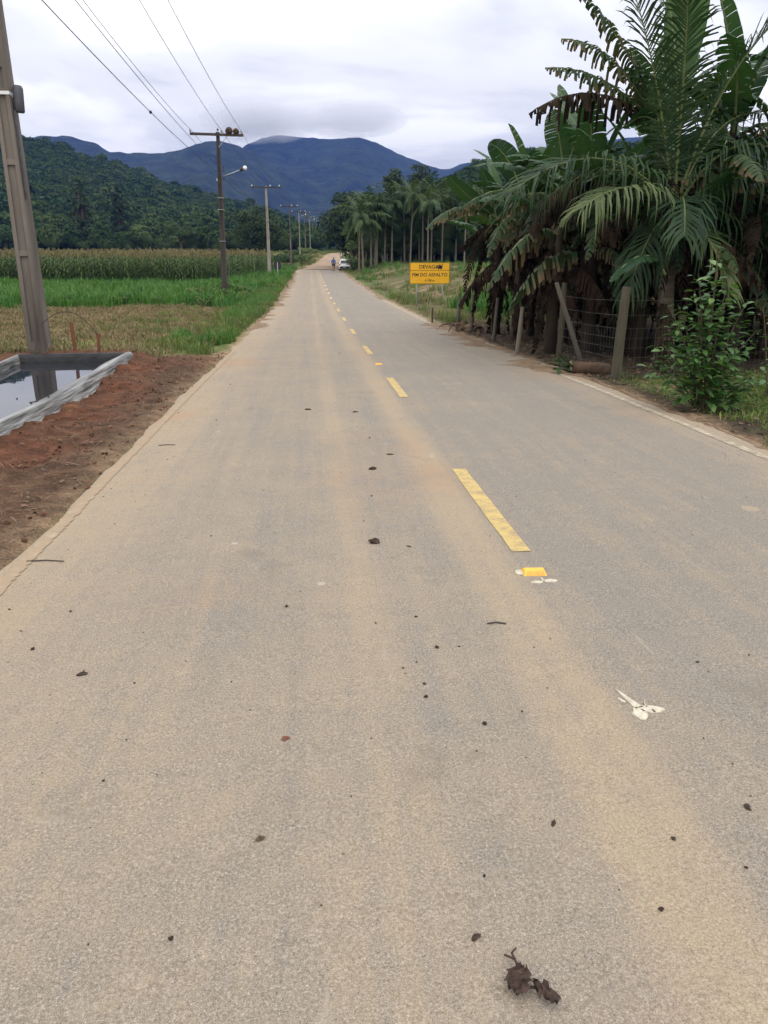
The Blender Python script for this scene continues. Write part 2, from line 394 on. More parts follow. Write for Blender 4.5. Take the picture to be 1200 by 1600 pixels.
# ------------------------------------------------------------------ asphalt road
def asphalt_nodes(t):
    """returns colour socket + speckle socket of dusty worn asphalt, in metres"""
    tcn = N(t, 'ShaderNodeTexCoord'); sp = N(t, 'ShaderNodeSeparateXYZ'); L(t, tcn, 'Object', sp, 0)
    X, Y = sp.outputs[0], sp.outputs[1]
    def noise(scale, detail=4.0, stretch=(1, 1, 1), rough=.5, off=0.0):
        mp = N(t, 'ShaderNodeMapping'); mp.inputs['Scale'].default_value = stretch; mp.inputs['Location'].default_value = (off, off * 1.7, off)
        L(t, tcn, 'Object', mp, 0)
        n = N(t, 'ShaderNodeTexNoise', i_Scale=scale, i_Detail=detail, i_Roughness=rough); L(t, mp, 0, n, 'Vector'); return n.outputs['Fac']
    wob = noise(.5, 3.0, (1, .35, 1), off=3)
    xw = math_(t, 'MULTIPLY_ADD', wob, None, vb=.24); t.nodes[-1].inputs[2].default_value = -.12
    xs = math_(t, 'ADD', X, xw)
    u = math_(t, 'MULTIPLY_ADD', xs, None, vb=1 / 6.4); t.nodes[-1].inputs[2].default_value = .5
    def s(x): return (x + 3.2) / 6.4
    band = ramp(t, [(s(-3.1), 1.0), (s(-2.8), .92), (s(-2.4), .66), (s(-2.0), .38), (s(-1.5), .32), (s(-1.2), .40), (s(-1.04), .72), (s(-.88), .40), (s(-.6), .26), (s(-.44), .46), (s(-.3), .86), (s(-.14), .80), (s(-.02), .22), (s(.3), .04), (s(1.1), .14), (s(1.7), .04), (s(2.3), .10), (s(2.75), .45), (s(3.1), .85)])
    t.links.new(u, band.inputs[0])
    blotch = noise(.9, 6.0, rough=.6, off=9); streak = noise(1.0, 4.0, (7, .22, 1), off=5); patch = noise(2.6, 5.0, rough=.6, off=17)
    return X, Y, band, blotch, streak, patch, noise
def asphalt_material(name):
    m, t, b, o = newmat(name)
    X, Y, band, blotch, streak, patch, noise = asphalt_nodes(t)
    def madd(a, k, c):
        n = t.nodes.new('ShaderNodeMath'); n.operation = 'MULTIPLY_ADD'; t.links.new(a, n.inputs[0]); n.inputs[1].default_value = k
        if hasattr(c, 'is_output'): t.links.new(c, n.inputs[2])
        else: n.inputs[2].default_value = c
        return n.outputs[0]
    fine = noise(1.0, 3.0, (26, .5, 1), off=23); fleck = noise(11.0, 5.0, rough=.7, off=27)
    d = madd(blotch, .9, band.outputs[0]); d = madd(streak, .8, d); d = madd(patch, .7, d); d = madd(fine, .5, d); d = madd(fleck, .95, d)
    d = math_(t, 'ADD', d, None, vb=-1.925, clamp=True)
    # fine aggregate
    ag = noise(300.0, 2.0, rough=.65); ag2 = noise(110.0, 3.0, rough=.7, off=4)
    agm = math_(t, 'MULTIPLY_ADD', ag2, None, vb=.45); t.links.new(math_(t, 'MULTIPLY', ag, None, vb=.55), t.nodes[-2].inputs[2])
    ar = ramp(t, [(.33, (.058, .050, .042)), (.46, (.178, .156, .132)), (.55, (.244, .216, .184)), (.67, (.46, .415, .355))]); t.links.new(agm, ar.inputs[0])
    dr = ramp(t, [(.33, (.175, .134, .091)), (.5, (.322, .252, .174)), (.67, (.45, .365, .262))]); t.links.new(agm, dr.inputs[0])
    red = noise(.6, 5.0, off=31)
    rr = ramp(t, [(.52, 0.0), (.70, .75)]); t.links.new(red, rr.inputs[0])
    dust = mixc(t, rr.outputs[0], dr.outputs[0], (.34, .215, .13))
    d8 = math_(t, 'MULTIPLY', d, None, vb=.88)
    col = mixc(t, d8, ar.outputs[0], dust)
    # pale scuffs and dried smears, drawn out along the road and across it
    for st, off, lo_, amt in (((5.0, .8, 1), 41, .66, .5), ((1.2, 4.0, 1), 47, .69, .45)):
        sm_ = noise(2.2, 7.0, st, rough=.62, off=off); sr = ramp(t, [(lo_, 0.0), (lo_ + .06, amt)]); t.links.new(sm_, sr.inputs[0])
        col = mixc(t, sr.outputs[0], col, (.36, .31, .24))
    dk = noise(1.6, 6.0, rough=.65, off=53); dkr = ramp(t, [(.29, .25), (.36, 0.0)]); t.links.new(dk, dkr.inputs[0])
    col = mixc(t, dkr.outputs[0], col, (.12, .10, .085))
    # small pale dried blots and dark specks
    for sc, thr, colr, amt, off in ((2.3, .022, (.50, .45, .37), .40, 3.0), (3.1, .008, (.07, .055, .04), .8, 8.0), (6.0, .006, (.08, .065, .05), .7, 13.0), (1.0, .09, (.46, .35, .22), .30, 21.0)):
        vo = N(t, 'ShaderNodeTexVoronoi', i_Scale=sc); mp = N(t, 'ShaderNodeMapping'); mp.inputs['Location'].default_value = (off, off, 0)
        tcn = N(t, 'ShaderNodeTexCoord'); L(t, tcn, 'Object', mp, 0)
        nn = N(t, 'ShaderNodeTexNoise', i_Scale=14.0, i_Detail=2.0); L(t, mp, 0, nn, 'Vector')
        dm = N(t, 'ShaderNodeMix', data_type='VECTOR'); dm.inputs[0].default_value = .05
        L(t, mp, 0, dm, 4); L(t, nn, 'Color', dm, 5); t.links.new(dm.outputs[1], vo.inputs['Vector'])
        sc3 = N(t, 'ShaderNodeSeparateColor'); L(t, vo, 'Color', sc3, 0)
        lim = math_(t, 'MULTIPLY', sc3.outputs[0], None, vb=thr * sc)
        hit = math_(t, 'LESS_THAN', vo.outputs['Distance'], lim)
        pick = math_(t, 'GREATER_THAN', sc3.outputs[1], None, vb=.45)
        f = math_(t, 'MULTIPLY', math_(t, 'MULTIPLY', hit, pick), None, vb=amt)
        col = mixc(t, f, col, colr)
    t.links.new(col, b.inputs['Base Color'])
    b.inputs['Roughness'].default_value = .93; b.inputs['Specular IOR Level'].default_value = .25
    bp = N(t, 'ShaderNodeBump', i_Strength=.8, i_Distance=.004); t.links.new(agm, bp.inputs['Height']); L(t, bp, 0, b, 'Normal')
    return m
M['asphalt'] = asphalt_material('asphalt')
END_Y = 116.0
ry = np.concatenate([np.arange(-8, 30, .2), np.arange(30, END_Y, .8), [END_Y]])
rl = -3.06 + (vnoise(ry, ry * 0, .9, 51) - .5) * .16 + (vnoise(ry, ry * 0, 3.1, 52) - .5) * .07
rr_ = 3.16 + (vnoise(ry, ry * 0, .7, 53) - .5) * .18 + (vnoise(ry, ry * 0, 2.7, 54) - .5) * .08
k = np.concatenate([[0, .012], np.linspace(.05, .95, 11), [.988, 1]])
RX = rl[:, None] * (1 - k) + rr_[:, None] * k
RY = np.repeat(ry[:, None], len(k), 1)
RZ = zr(RY) + .02 * (1 - (RX / 3.1) ** 2) - .012
RZ[:, 0] -= .03; RZ[:, -1] -= .03
def road_z(x, y): return float(zr(y) + .02 * (1 - (x / 3.1) ** 2) - .012)
def grid_faces(nyy, nxx):
    i = np.arange(nxx * nyy).reshape(nyy, nxx)
    return np.stack([i[:-1, :-1], i[:-1, 1:], i[1:, 1:], i[1:, :-1]], -1).reshape(-1, 4)
ro = link('asphalt_road', np_mesh('asphalt_road', np.stack([RX, RY, RZ], -1).reshape(-1, 3), grid_faces(*RX.shape), M['asphalt'], True))
tag(ro, 'dusty two lane asphalt road', kind='structure')

# dirt road beyond the end of the asphalt
M['dirt'] = pmat('dirt', (.34, .245, .165), (.24, .165, .11), .6, .95, bump=.03, bscale=5, stretch=(2, .5, 1))
dy = np.arange(END_Y, 232, 2.0)
dc = np.interp(dy, [116, 128, 140, 160, 180, 205, 232], [.3, .9, 1.9, 3.4, 5.2, 8.5, 14]); dw = np.interp(dy, [116, 130, 232], [2.7, 2.4, 2.2])
kk = np.linspace(-1, 1, 7)
DX = dc[:, None] + dw[:, None] * kk * (1 + .08 * (vnoise(dy, dy * 0, .3, 61) - .5))[:, None]; DY = np.repeat(dy[:, None], 7, 1)
DZ = zr(DY) + .02 + .06 * (1 - kk ** 2)
DZ[:, 0] -= .05; DZ[:, -1] -= .05
tag(link('dirt_road', np_mesh('dirt_road', np.stack([DX, DY, DZ], -1).reshape(-1, 3), grid_faces(*DX.shape), M['dirt'], True)), 'unpaved reddish dirt road', kind='structure')

# ------------------------------------------------------------------ painted markings
def paint_mat(name, c1, c2, wear, tint):
    m, t, b, o = newmat(name)
    tcn = N(t, 'ShaderNodeTexCoord')
    a = N(t, 'ShaderNodeTexNoise', i_Scale=9.0, i_Detail=6.0, i_Roughness=.7); L(t, tcn, 'Object', a, 'Vector')
    f = N(t, 'ShaderNodeTexNoise', i_Scale=160.0, i_Detail=2.0); L(t, tcn, 'Object', f, 'Vector')
    r = ramp(t, [(.38, c1), (.65, c2)]); L(t, a, 'Fac', r, 0)
    s = math_(t, 'ADD', math_(t, 'MULTIPLY', a.outputs['Fac'], None, vb=.5), math_(t, 'MULTIPLY', f.outputs['Fac'], None, vb=.5))
    w = ramp(t, [(wear, 0.0), (wear + .07, 1.0)]); t.links.new(s, w.inputs[0])
    col = mixc(t, w.outputs[0], r.outputs[0], tint)
    t.links.new(col, b.inputs['Base Color']); b.inputs['Roughness'].default_value = .8; b.inputs['Specular IOR Level'].default_value = .3
    bp = N(t, 'ShaderNodeBump', i_Strength=.6, i_Distance=.003); L(t, f, 'Fac', bp, 'Height'); L(t, bp, 0, b, 'Normal')
    return m
M['paint_yellow'] = paint_mat('paint_yellow', (.50, .37, .14), (.43, .315, .135), .515, (.26, .205, .14))
M['paint_yellow_dusty'] = paint_mat('paint_yellow_dusty', (.56, .44, .22), (.46, .37, .22), .50, (.36, .29, .2))
M['paint_white'] = paint_mat('paint_white', (.46, .40, .305), (.37, .315, .235), .475, (.22, .185, .14))
M['paint_white_dusty'] = paint_mat('paint_white_dusty', (.39, .315, .225), (.33, .26, .18), .40, (.29, .215, .14))
def strip(name, x0, w, y0, y1, mat, step=.25, jit=.004, lift=.004):
    ys = np.linspace(y0, y1, max(2, int((y1 - y0) / step) + 1)); vs = []; fs = []
    for i, y in enumerate(ys):
        for sgn in (-.5, 0, .5):
            x = x0 + sgn * w + (random.uniform(-jit, jit) if sgn else 0)
            vs.append((x, y, road_z(x, y) + lift))
        if i:
            b0 = 3 * i
            fs += [(b0 - 3, b0 - 2, b0 + 1, b0), (b0 - 2, b0 - 1, b0 + 2, b0 + 1)]
    return MB().add(vs, fs).build(name, mat)
# centre dashes: 2 m painted, 4 m gap
near_txt = ['nearest yellow centre dash, just beyond the yellow road stud', 'second yellow centre dash from the camera, beyond the nearest one', 'third yellow centre dash from the camera', 'fourth yellow centre dash from the camera', 'fifth yellow centre dash from the camera', 'sixth yellow centre dash from the camera', 'seventh yellow centre dash from the camera', 'eighth yellow centre dash from the camera']
for i in range(16):
    y0 = 4.2 + 6 * i
    if 100 < y0: break
    if i >= 8: near_txt.append('faded yellow centre dash on the far stretch, number %s from the camera' % ('nine', 'ten', 'eleven', 'twelve', 'thirteen', 'fourteen', 'fifteen', 'sixteen')[i - 8])
    s_ = strip('centre_dash', 0.0, .115, y0, y0 + 2.05, M['paint_yellow'] if i < 7 else M['paint_yellow_dusty'])
    tag(s_, near_txt[i], 'road marking', 'yellow dashes along the road centre')
tag(strip('edge_line', 2.88, .09, -6, 14.5, M['paint_white'], .04, .006), 'cream painted line along the right road edge, nearest the camera', 'road marking', 'painted edge lines')
tag(strip('edge_line', 2.86, .09, 25.5, 52, M['paint_white'], .3), 'pale painted line along the right edge below the yellow sign', 'road marking', 'painted edge lines')
for k_, (a_, b_) in enumerate([(-6, 17.5)]):
    tag(strip('edge_line', -2.93, .08, a_, b_, M['paint_white_dusty'], .03, .012), 'dusty worn line along the left road edge beside red soil', 'road marking', 'painted edge lines')
tag(strip('asphalt_end_strip', .2, 5.4, END_Y - .5, END_Y - .02, M['concrete_pale'], .2, .03), 'pale strip across the road where the asphalt ends', 'strip')

def spill(name, side, y0, y1, edge, reach, mat, lab, seed):
    ys = np.arange(y0, y1, .035 if y1 < 30 else .09); n_ = len(ys); V = []
    for i, y in enumerate(ys):
        fade = min(1, (y - y0) / 1.5, (y1 - y) / 1.5)
        w = reach * fade * max(0, .55 + 1.5 * float(fbm(y, 0, .8, seed)) + .9 * float(fbm(y, 3, 4.0, seed + 1)) + .6 * float(fbm(y, 7, 14.0, seed + 2)))
        for k in (0, .5, 1):
            x = edge - side * (w * k)
            V.append((x, y, road_z(x, y) + (.010 if k < 1 else .0035) - .02 * (k == 0)))
    tag(link(name, np_mesh(name, V, grid_faces(n_, 3) if side < 0 else grid_faces(n_, 3)[:, ::-1], mat, True)), lab, kind='stuff')
M['spill_red'] = pmat('spill_red', (.20, .125, .08), (.11, .066, .042), 5, .95, bump=.012, bscale=40, spec=.1)
M['spill_tan'] = pmat('spill_tan', (.25, .175, .115), (.15, .105, .07), 5, .95, bump=.012, bscale=40, spec=.1)
spill('spilled_left_dust', -1, 24, 100, -3.2, .75, M['spill_tan'], 'tan dirt creeping over the far left road edge', 151)
spill('spilled_right_soil', 1, 11.5, 30, 3.25, .85, M['spill_tan'], 'tan dirt spread over the right road edge by the bananas', 161)
spill('spilled_right_dust', 1, 44, 108, 3.2, .6, M['spill_tan'], 'tan dirt on the far right road edge', 171)
spill('spilled_near_right', 1, 3.5, 14, 3.22, .16, M['spill_tan'], 'thin dirt over the near right road edge', 181)

# ------------------------------------------------------------------ hills and mountains
HP = [(-475, 106.4), (-351, 100.4), (-266, 93.4), (-223, 84.3), (-205, 80.7), (-188, 76.6), (-170, 71.2), (-152, 65.8), (-134, 62.9), (-116, 54.2), (-98, 47.6), (-79, 44.1), (-55, 38.8), (-41, 34.3), (-22, 27.5), (-7, 20.6), (7, 14.0), (27, 9.3), (58, 6.5), (400, 6)]
def hill_h(x, y):
    xr = (x + 1.2) * 640 / np.maximum(y, 1) - 1.2
    H = np.interp(xr, [p[0] for p in HP], [p[1] for p in HP]) - 7.5
    s = np.clip((y - 270) / 370, 0, 1) ** 1.25
    s = np.where(y > 640, 1 - .35 * sst(640, 900, y), s)
    return 2.6 + np.maximum(H, 0) * s + fbm(x, y, .012, 71) * 14 * np.clip(s, 0, 1) * np.clip(H / 40, 0, 1) * (1 - s)
hx = np.linspace(-640, 260, 120); hy = np.linspace(272, 900, 70)
HX, HY = np.meshgrid(hx, hy)
M['hill_floor'] = pmat('hill_floor', (.035, .055, .02), (.055, .075, .025), .05, .95)
HZ = hill_h(HX, HY); HZ[0] = 2.0; HZ[-1] = 0
tag(link('forest_hill_ground', np_mesh('hill', np.stack([HX, HY, HZ], -1).reshape(-1, 3), grid_faces(*HX.shape), M['hill_floor'], True)), 'hillside under the forest', kind='structure')
RP = [(10, 3.0), (19, 4.6), (29, 12), (40, 20.9), (55, 27.7), (65, 31.5), (81, 35.9), (107, 38.5), (160, 42.2), (242, 44.4), (600, 44)]
def rhill_h(x, y):
    xr = (x + 1.2) * 330 / np.maximum(y, 1) - 1.2
    H = np.interp(xr, [p[0] for p in RP], [p[1] for p in RP]) - 3
    s = np.clip((y - 170) / 160, 0, 1) ** 1.1
    s = np.where(y > 330, 1 - .5 * sst(330, 450, y), s)
    return 2.2 + H * s
qx = np.linspace(8, 420, 60); qy = np.linspace(172, 460, 50)
QX, QY = np.meshgrid(qx, qy)
QZ = rhill_h(QX, QY); QZ[0] = 1.5; QZ[-1] = 0
tag(link('wooded_hill_ground', np_mesh('hill', np.stack([QX, QY, QZ], -1).reshape(-1, 3), grid_faces(*QX.shape), M['hill_floor'], True)), 'hillside behind the palm grove', kind='structure')

MP1 = [(-1590, 249.2), (-1048, 239.7), (-900, 264.2), (-801, 280.5), (-734, 292.0), (-701, 300.0), (-619, 301.0), (-556, 283.4), (-525, 265.2), (-475, 261.0), (-375, 262.1), (-306, 281.6), (-271, 291.3), (-229, 293.4), (-179, 283.0), (-137, 264.6), (-87, 230.1), (-19, 193.7), (68, 161.6), (211, 121.0), (393, 88.0), (771, 37.0), (1500, 20)]
MP2 = [(-859, 151.9), (-521, 216.9), (-291, 322.9), (-210, 373.0), (-153, 392.0), (-109, 402), (-19, 397), (93, 394), (184, 402), (253, 384), (322, 352.1), (415, 321.5), (485, 298.8), (520, 303.4), (555, 316.5), (649, 332.3), (742, 354.4), (883, 377.1), (1072, 402.6), (1458, 430.7), (1958, 421.9), (3017, 378.6)]
m, t, b, o = newmat('mountain_forest')
tcn = N(t, 'ShaderNodeTexCoord')
n1 = N(t, 'ShaderNodeTexNoise', i_Scale=.02, i_Detail=10.0, i_Roughness=.65); L(t, tcn, 'Object', n1, 'Vector')
r1 = ramp(t, [(.38, (.006, .012, .006)), (.66, (.036, .052, .020))]); L(t, n1, 'Fac', r1, 0); L(t, r1, 0, b, 'Base Color'); b.inputs['Roughness'].default_value = .95; b.inputs['Specular IOR Level'].default_value = .1
n2 = N(t, 'ShaderNodeTexNoise', i_Scale=.09, i_Detail=6.0); L(t, tcn, 'Object', n2, 'Vector')
bp = N(t, 'ShaderNodeBump', i_Strength=1.0, i_Distance=14.0); L(t, n2, 'Fac', bp, 'Height'); L(t, bp, 0, b, 'Normal')
M['mountain'] = m
def range_mesh(name, prof, Y0, yfoot, x0, x1, seed, label):
    xs = np.arange(x0, x1, 9.0); ys = np.concatenate([np.linspace(yfoot, Y0, 46), np.linspace(Y0, Y0 + 500, 8)[1:]])
    X, Y = np.meshgrid(xs, ys)
    xr = (X + 1.2) * Y0 / Y - 1.2
    H = np.interp(xr, [p[0] for p in prof], [p[1] for p in prof])
    sgrad = np.clip((Y - yfoot) / (Y0 - yfoot), 0, 1)
    s = np.where(Y <= Y0, sgrad ** 1.15, 1 - .5 * np.clip((Y - Y0) / 500, 0, 1))
    spur = fbm(X * 1.0, Y * .35, .006, seed, 5) * 330 * s * (1 - s) * 2.2 * (Y < Y0)
    crown = (fbm(X, Y, .05, seed + 5, 3) * 9 + fbm(X, Y, .008, seed + 9, 3) * 10) * (s > .02)
    Z = np.maximum(H * s * (Y / Y0) ** 0 + spur * np.clip(H / 200, 0, 1) + crown, -2)
    tag(link(name, np_mesh(name, np.stack([X, Y, Z], -1).reshape(-1, 3), grid_faces(*X.shape), M['mountain'], True)), label, kind='structure')
range_mesh('mountain', MP1, 2300, 1150, -1900, 1300, 81, 'forested blue ridge on the left')
range_mesh('mountain', MP2, 3000, 1500, -1500, 2600, 91, 'highest blue mountain with cloud on its summit')

# ------------------------------------------------------------------ scatter helper (only for uncountable stuff)
def scatter(name, P, rot, scl, protos, label, parent=None):
    """one object: points carrying instances of small prototype meshes"""
    P = np.asarray(P, np.float32); n = len(P)
    me = bpy.data.meshes.new(name); me.vertices.add(n); me.vertices.foreach_set('co', P.ravel())
    a = me.attributes.new('rot', 'FLOAT_VECTOR', 'POINT'); a.data.foreach_set('vector', np.asarray(rot, np.float32).ravel())
    a = me.attributes.new('scl', 'FLOAT', 'POINT'); a.data.foreach_set('value', np.asarray(scl, np.float32))
    a = me.attributes.new('idx', 'INT', 'POINT'); a.data.foreach_set('value', rng.integers(0, len(protos), n).astype(np.int32))
    o = link(name, me)
    c = bpy.data.collections.new(name + '_pieces')
    for i, pm in enumerate(protos): c.objects.link(bpy.data.objects.new('%s_piece_%02d' % (name, i), pm))
    ng = bpy.data.node_groups.new(name, 'GeometryNodeTree')
    ng.interface.new_socket('Geometry', in_out='INPUT', socket_type='NodeSocketGeometry')
    ng.interface.new_socket('Geometry', in_out='OUTPUT', socket_type='NodeSocketGeometry')
    gi = ng.nodes.new('NodeGroupInput'); go = ng.nodes.new('NodeGroupOutput')
    ip = ng.nodes.new('GeometryNodeInstanceOnPoints'); ci = ng.nodes.new('GeometryNodeCollectionInfo')
    ci.inputs[0].default_value = c; ci.inputs[1].default_value = True; ci.inputs[2].default_value = True
    def na(nm, ty):
        q = ng.nodes.new('GeometryNodeInputNamedAttribute'); q.data_type = ty; q.inputs[0].default_value = nm; return q
    er = ng.nodes.new('FunctionNodeEulerToRotation')
    ng.links.new(gi.outputs[0], ip.inputs['Points']); ng.links.new(ci.outputs[0], ip.inputs['Instance'])
    ip.inputs['Pick Instance'].default_value = True
    ng.links.new(na('idx', 'INT').outputs[0], ip.inputs['Instance Index'])
    ng.links.new(na('rot', 'FLOAT_VECTOR').outputs[0], er.inputs[0]); ng.links.new(er.outputs[0], ip.inputs['Rotation'])
    ng.links.new(na('scl', 'FLOAT').outputs[0], ip.inputs['Scale'])
    ng.links.new(ip.outputs[0], go.inputs[0])
    md = o.modifiers.new('scatter', 'NODES'); md.node_group = ng
    tag(o, label, kind='stuff')
    return o
def yawrot(n, tilt=0.0):
    r = np.zeros((n, 3)); r[:, 2] = rng.uniform(0, 6.283, n)
    if tilt: r[:, :2] = rng.normal(0, tilt, (n, 2))
    return r

# ------------------------------------------------------------------ foliage builders
def leaf_quads(C, Nrm, size, aspect=.6, droop=.25):
    """diamond leaves at C facing Nrm"""
    n = len(C)
    Nrm = Nrm / np.maximum(np.linalg.norm(Nrm, axis=1, keepdims=True), 1e-6)
    a = rng.normal(size=(n, 3)); a -= Nrm * np.sum(a * Nrm, 1, keepdims=True); a /= np.linalg.norm(a, axis=1, keepdims=True)
    b_ = np.cross(Nrm, a); s = (size * rng.uniform(.6, 1.35, n))[:, None]
    V = np.stack([C - a * s * .5, C + b_ * s * aspect * .5 + a * s * .05, C + a * s * .5 - Nrm * s * droop, C - b_ * s * aspect * .5 + a * s * .05], 1).reshape(-1, 3)
    return V, np.arange(4 * n).reshape(n, 4)
def clump_crown(clumps, per, size, outward=.8, flat=.75):
    """clumps: array of (x,y,z,r)"""
    Cs, Ns = [], []
    for x, y, z, r in clumps:
        k = max(8, int(per * r * r)) if per > 0 else int(-per)
        d = rng.normal(size=(k, 3)); d /= np.linalg.norm(d, axis=1, keepdims=True)
        d[:, 2] = np.where(d[:, 2] < -.4, -d[:, 2], d[:, 2])
        rad = r * rng.uniform(.45, 1.05, k) ** .6
        p = d * rad[:, None]; p[:, 2] *= flat
        Cs.append(p + (x, y, z)); Ns.append(d * outward + rng.normal(0, .45, (k, 3)) + (0, 0, .35))
    return leaf_quads(np.concatenate(Cs), np.concatenate(Ns), size)
def crown_clumps(rx, rz, zc, n, rmin, rmax, seed, squash_low=True):
    g = np.random.default_rng(seed); out = []
    for i in range(n):
        d = g.normal(size=3); d /= np.linalg.norm(d)
        if squash_low and d[2] < -.3: d[2] *= .4
        k = g.uniform(.35, .95)
        out.append((d[0] * rx * k, d[1] * rx * k, zc + d[2] * rz * k, g.uniform(rmin, rmax)))
    return np.array(out)
def blob(c, r, n=8, m=5, jit=.12):
    mb = MB(); vs = []; fs = []
    for i in range(m + 1):
        th = math.pi * i / m
        for k in range(n):
            a = 2 * math.pi * k / n; q = 1 + random.uniform(-jit, jit)
            vs.append((c[0] + r[0] * q * math.sin(th) * math.cos(a), c[1] + r[1] * q * math.sin(th) * math.sin(a), c[2] + r[2] * q * math.cos(th)))
    for i in range(m):
        for k in range(n): fs.append((i * n + k, (i + 1) * n + k, (i + 1) * n + (k + 1) % n, i * n + (k + 1) % n))
    return vs, fs
def tree(name, loc, clumps, per, size, mat, trunk_r, label, group=None, cat='tree', fork=.45, lean=(0, 0), trunk_mat='bark'):
    """trunk with limbs reaching into the clumps, and a crown of leaves"""
    e = empty(name, loc); tag(e, label, cat, group)
    top = clumps[:, 2].max(); fz = top * fork
    mb = MB(); lx, ly = lean
    mb.tube([(0, 0, -.4), (lx * .3, ly * .3, fz * .5), (lx, ly, fz)], [trunk_r * 1.25, trunk_r, trunk_r * .8], 8, jit=.06)
    order = sorted(range(len(clumps)), key=lambda i: -clumps[i][3])[:14]
    for i in order:
        x, y, z, r = clumps[i]
        h0 = random.uniform(.75, 1.0) * fz
        mb.tube([(lx * h0 / fz, ly * h0 / fz, h0), (x * .45 + lx * .5, y * .45 + ly * .5, h0 + (z - h0) * .6), (x * .9, y * .9, z)], [trunk_r * .45, trunk_r * .28, trunk_r * .08], 5)
    mb.build('trunk', M[trunk_mat], e, smooth=True)
    V, F_ = clump_crown(clumps, per, size)
    link('crown', np_mesh('crown', V, F_, M[mat]), e)
    return e

# --- forest on the hills: one mass nobody could count
fprotos = []
for i in range(6):
    cl_ = crown_clumps(2.6, 1.9, 3.6, 11, 1.1, 1.9, 200 + i)
    V, F_ = clump_crown(cl_, 26, .75)
    vs, fs = blob((0, 0, 3.2), (2.3, 2.3, 1.9)); vs2, fs2 = blob((0, 0, 1.0), (.35, .35, 2.2), 5, 3)
    V = np.concatenate([V, np.array(vs), np.array(vs2)])
    F_ = np.concatenate([F_, np.array(fs) + len(V) - len(vs) - len(vs2), np.array(fs2) + len(V) - len(vs2)])
    fprotos.append(np_mesh('forest_tree', V, F_, M['forest']))
n = 5200
az = rng.uniform(-.60, .10, n); yy = np.sqrt(rng.uniform(285 ** 2, 690 ** 2, n)); xx = az * yy
hz = hill_h(xx, yy); keep = (hz > 3.2) | (yy < 330)
xx, yy, hz = xx[keep], yy[keep], hz[keep]
scatter('hillside_forest', np.stack([xx, yy, hz - .6], 1), yawrot(len(xx), .06), rng.uniform(.9, 1.75, len(xx)) * np.where(rng.random(len(xx)) < .06, 1.35, 1), fprotos, 'dense dark green forest covering the near hillside')
n = 1100
az = rng.uniform(.04, .75, n); yy = np.sqrt(rng.uniform(185 ** 2, 345 ** 2, n)); xx = az * yy; k_ = xx > 14
xx, yy = xx[k_], yy[k_]
scatter('wooded_hill', np.stack([xx, yy, rhill_h(xx, yy) - .5], 1), yawrot(len(xx), .06), rng.uniform(.7, 1.35, len(xx)), fprotos, 'green wooded hillside behind the palm grove')
# hedge line at the foot of the hill
n = 420
xx = rng.uniform(-170, 2, n); yy = rng.uniform(225, 285, n)
scatter('valley_treeline', np.stack([xx, yy, np.full(n, 2.2)], 1), yawrot(n, .06), rng.uniform(.45, 1.2, n), fprotos, 'belt of trees along the foot of the hill behind the corn')

# --- distinct trees
def conif(seed, h, r):
    g = np.random.default_rng(seed); out = []
    for z in np.linspace(h * .18, h * .97, 26):
        f = (1 - (z / h)) ** .6 * (1 - .35 * (z < h * .35))
        for k in range(3): 
            a = g.uniform(0, 6.28); q = g.uniform(.2, .95) * r * f
            out.append((q * math.cos(a), q * math.sin(a), z + g.uniform(-.5, .5), g.uniform(.45, .9) * (r * .36 * (f + .35))))
    return np.array(out)
tree('tall_tree', (-64.5, 238, 2.2), conif(1, 19.8, 5.0), 60, .6, 'leaf_dark', .5, 'tall dark pointed tree behind the corn, left of the pair', 'pair of tall trees behind the corn', fork=.9)
tree('tall_tree', (-55.0, 241, 2.2), conif(2, 18.4, 4.2), 60, .6, 'leaf_dark', .45, 'tall dark pointed tree behind the corn, right of the pair', 'pair of tall trees behind the corn', fork=.9)
tree('rounded_tree', (-35.3, 222, 2.4), crown_clumps(4.6, 3.6, 5.4, 26, 1.2, 2.0, 5), 34, .5, 'leaf_mid', .3, 'lighter green rounded tree behind the corn field')
tree('rounded_tree', (-84, 232, 2.4), crown_clumps(5.0, 2.8, 4.2, 22, 1.2, 2.0, 6), 30, .5, 'leaf_mid', .3, 'low yellowish green tree at the far left behind the corn')
tree('broadleaf_tree', (-10.2, 150, .8), crown_clumps(5.2, 4.4, 4.9, 80, 1.0, 1.7, 7, False), 60, .36, 'leaf_dark', .32, 'big dark leafy tree behind the pale concrete pole', fork=.35)
tree('spreading_tree', (6.3, 122, .3), np.array([(x * 1.0, y, z, r) for x, y, z, r in crown_clumps(6.2, 4.6, 5.7, 150, 1.0, 1.7, 9, False)]), 60, .38, 'leaf_dark', .4, 'wide dark tree overhanging the road end left of the palms', fork=.5, lean=(.6, 0))
tree('round_crown_tree', (14.3, 148, 1.0), crown_clumps(1.8, 3.0, 12.6, 44, .7, 1.1, 11), 70, .36, 'leaf_dark', .22, 'narrow dark tree rising above the palms, left of two', 'two trees above the palms', fork=.8)
tree('round_crown_tree', (19.0, 148, 1.0), crown_clumps(2.5, 3.2, 12.8, 55, .7, 1.2, 12), 70, .36, 'leaf_dark', .22, 'broader dark tree rising above the palms, right of two', 'two trees above the palms', fork=.8)
tree('roadside_tree', (4.75, 108.8, -.3), crown_clumps(1.15, .95, 3.0, 18, .45, .75, 13), 320, .2, 'leaf_pale', .12, 'small bushy tree beside the white car', fork=.55)
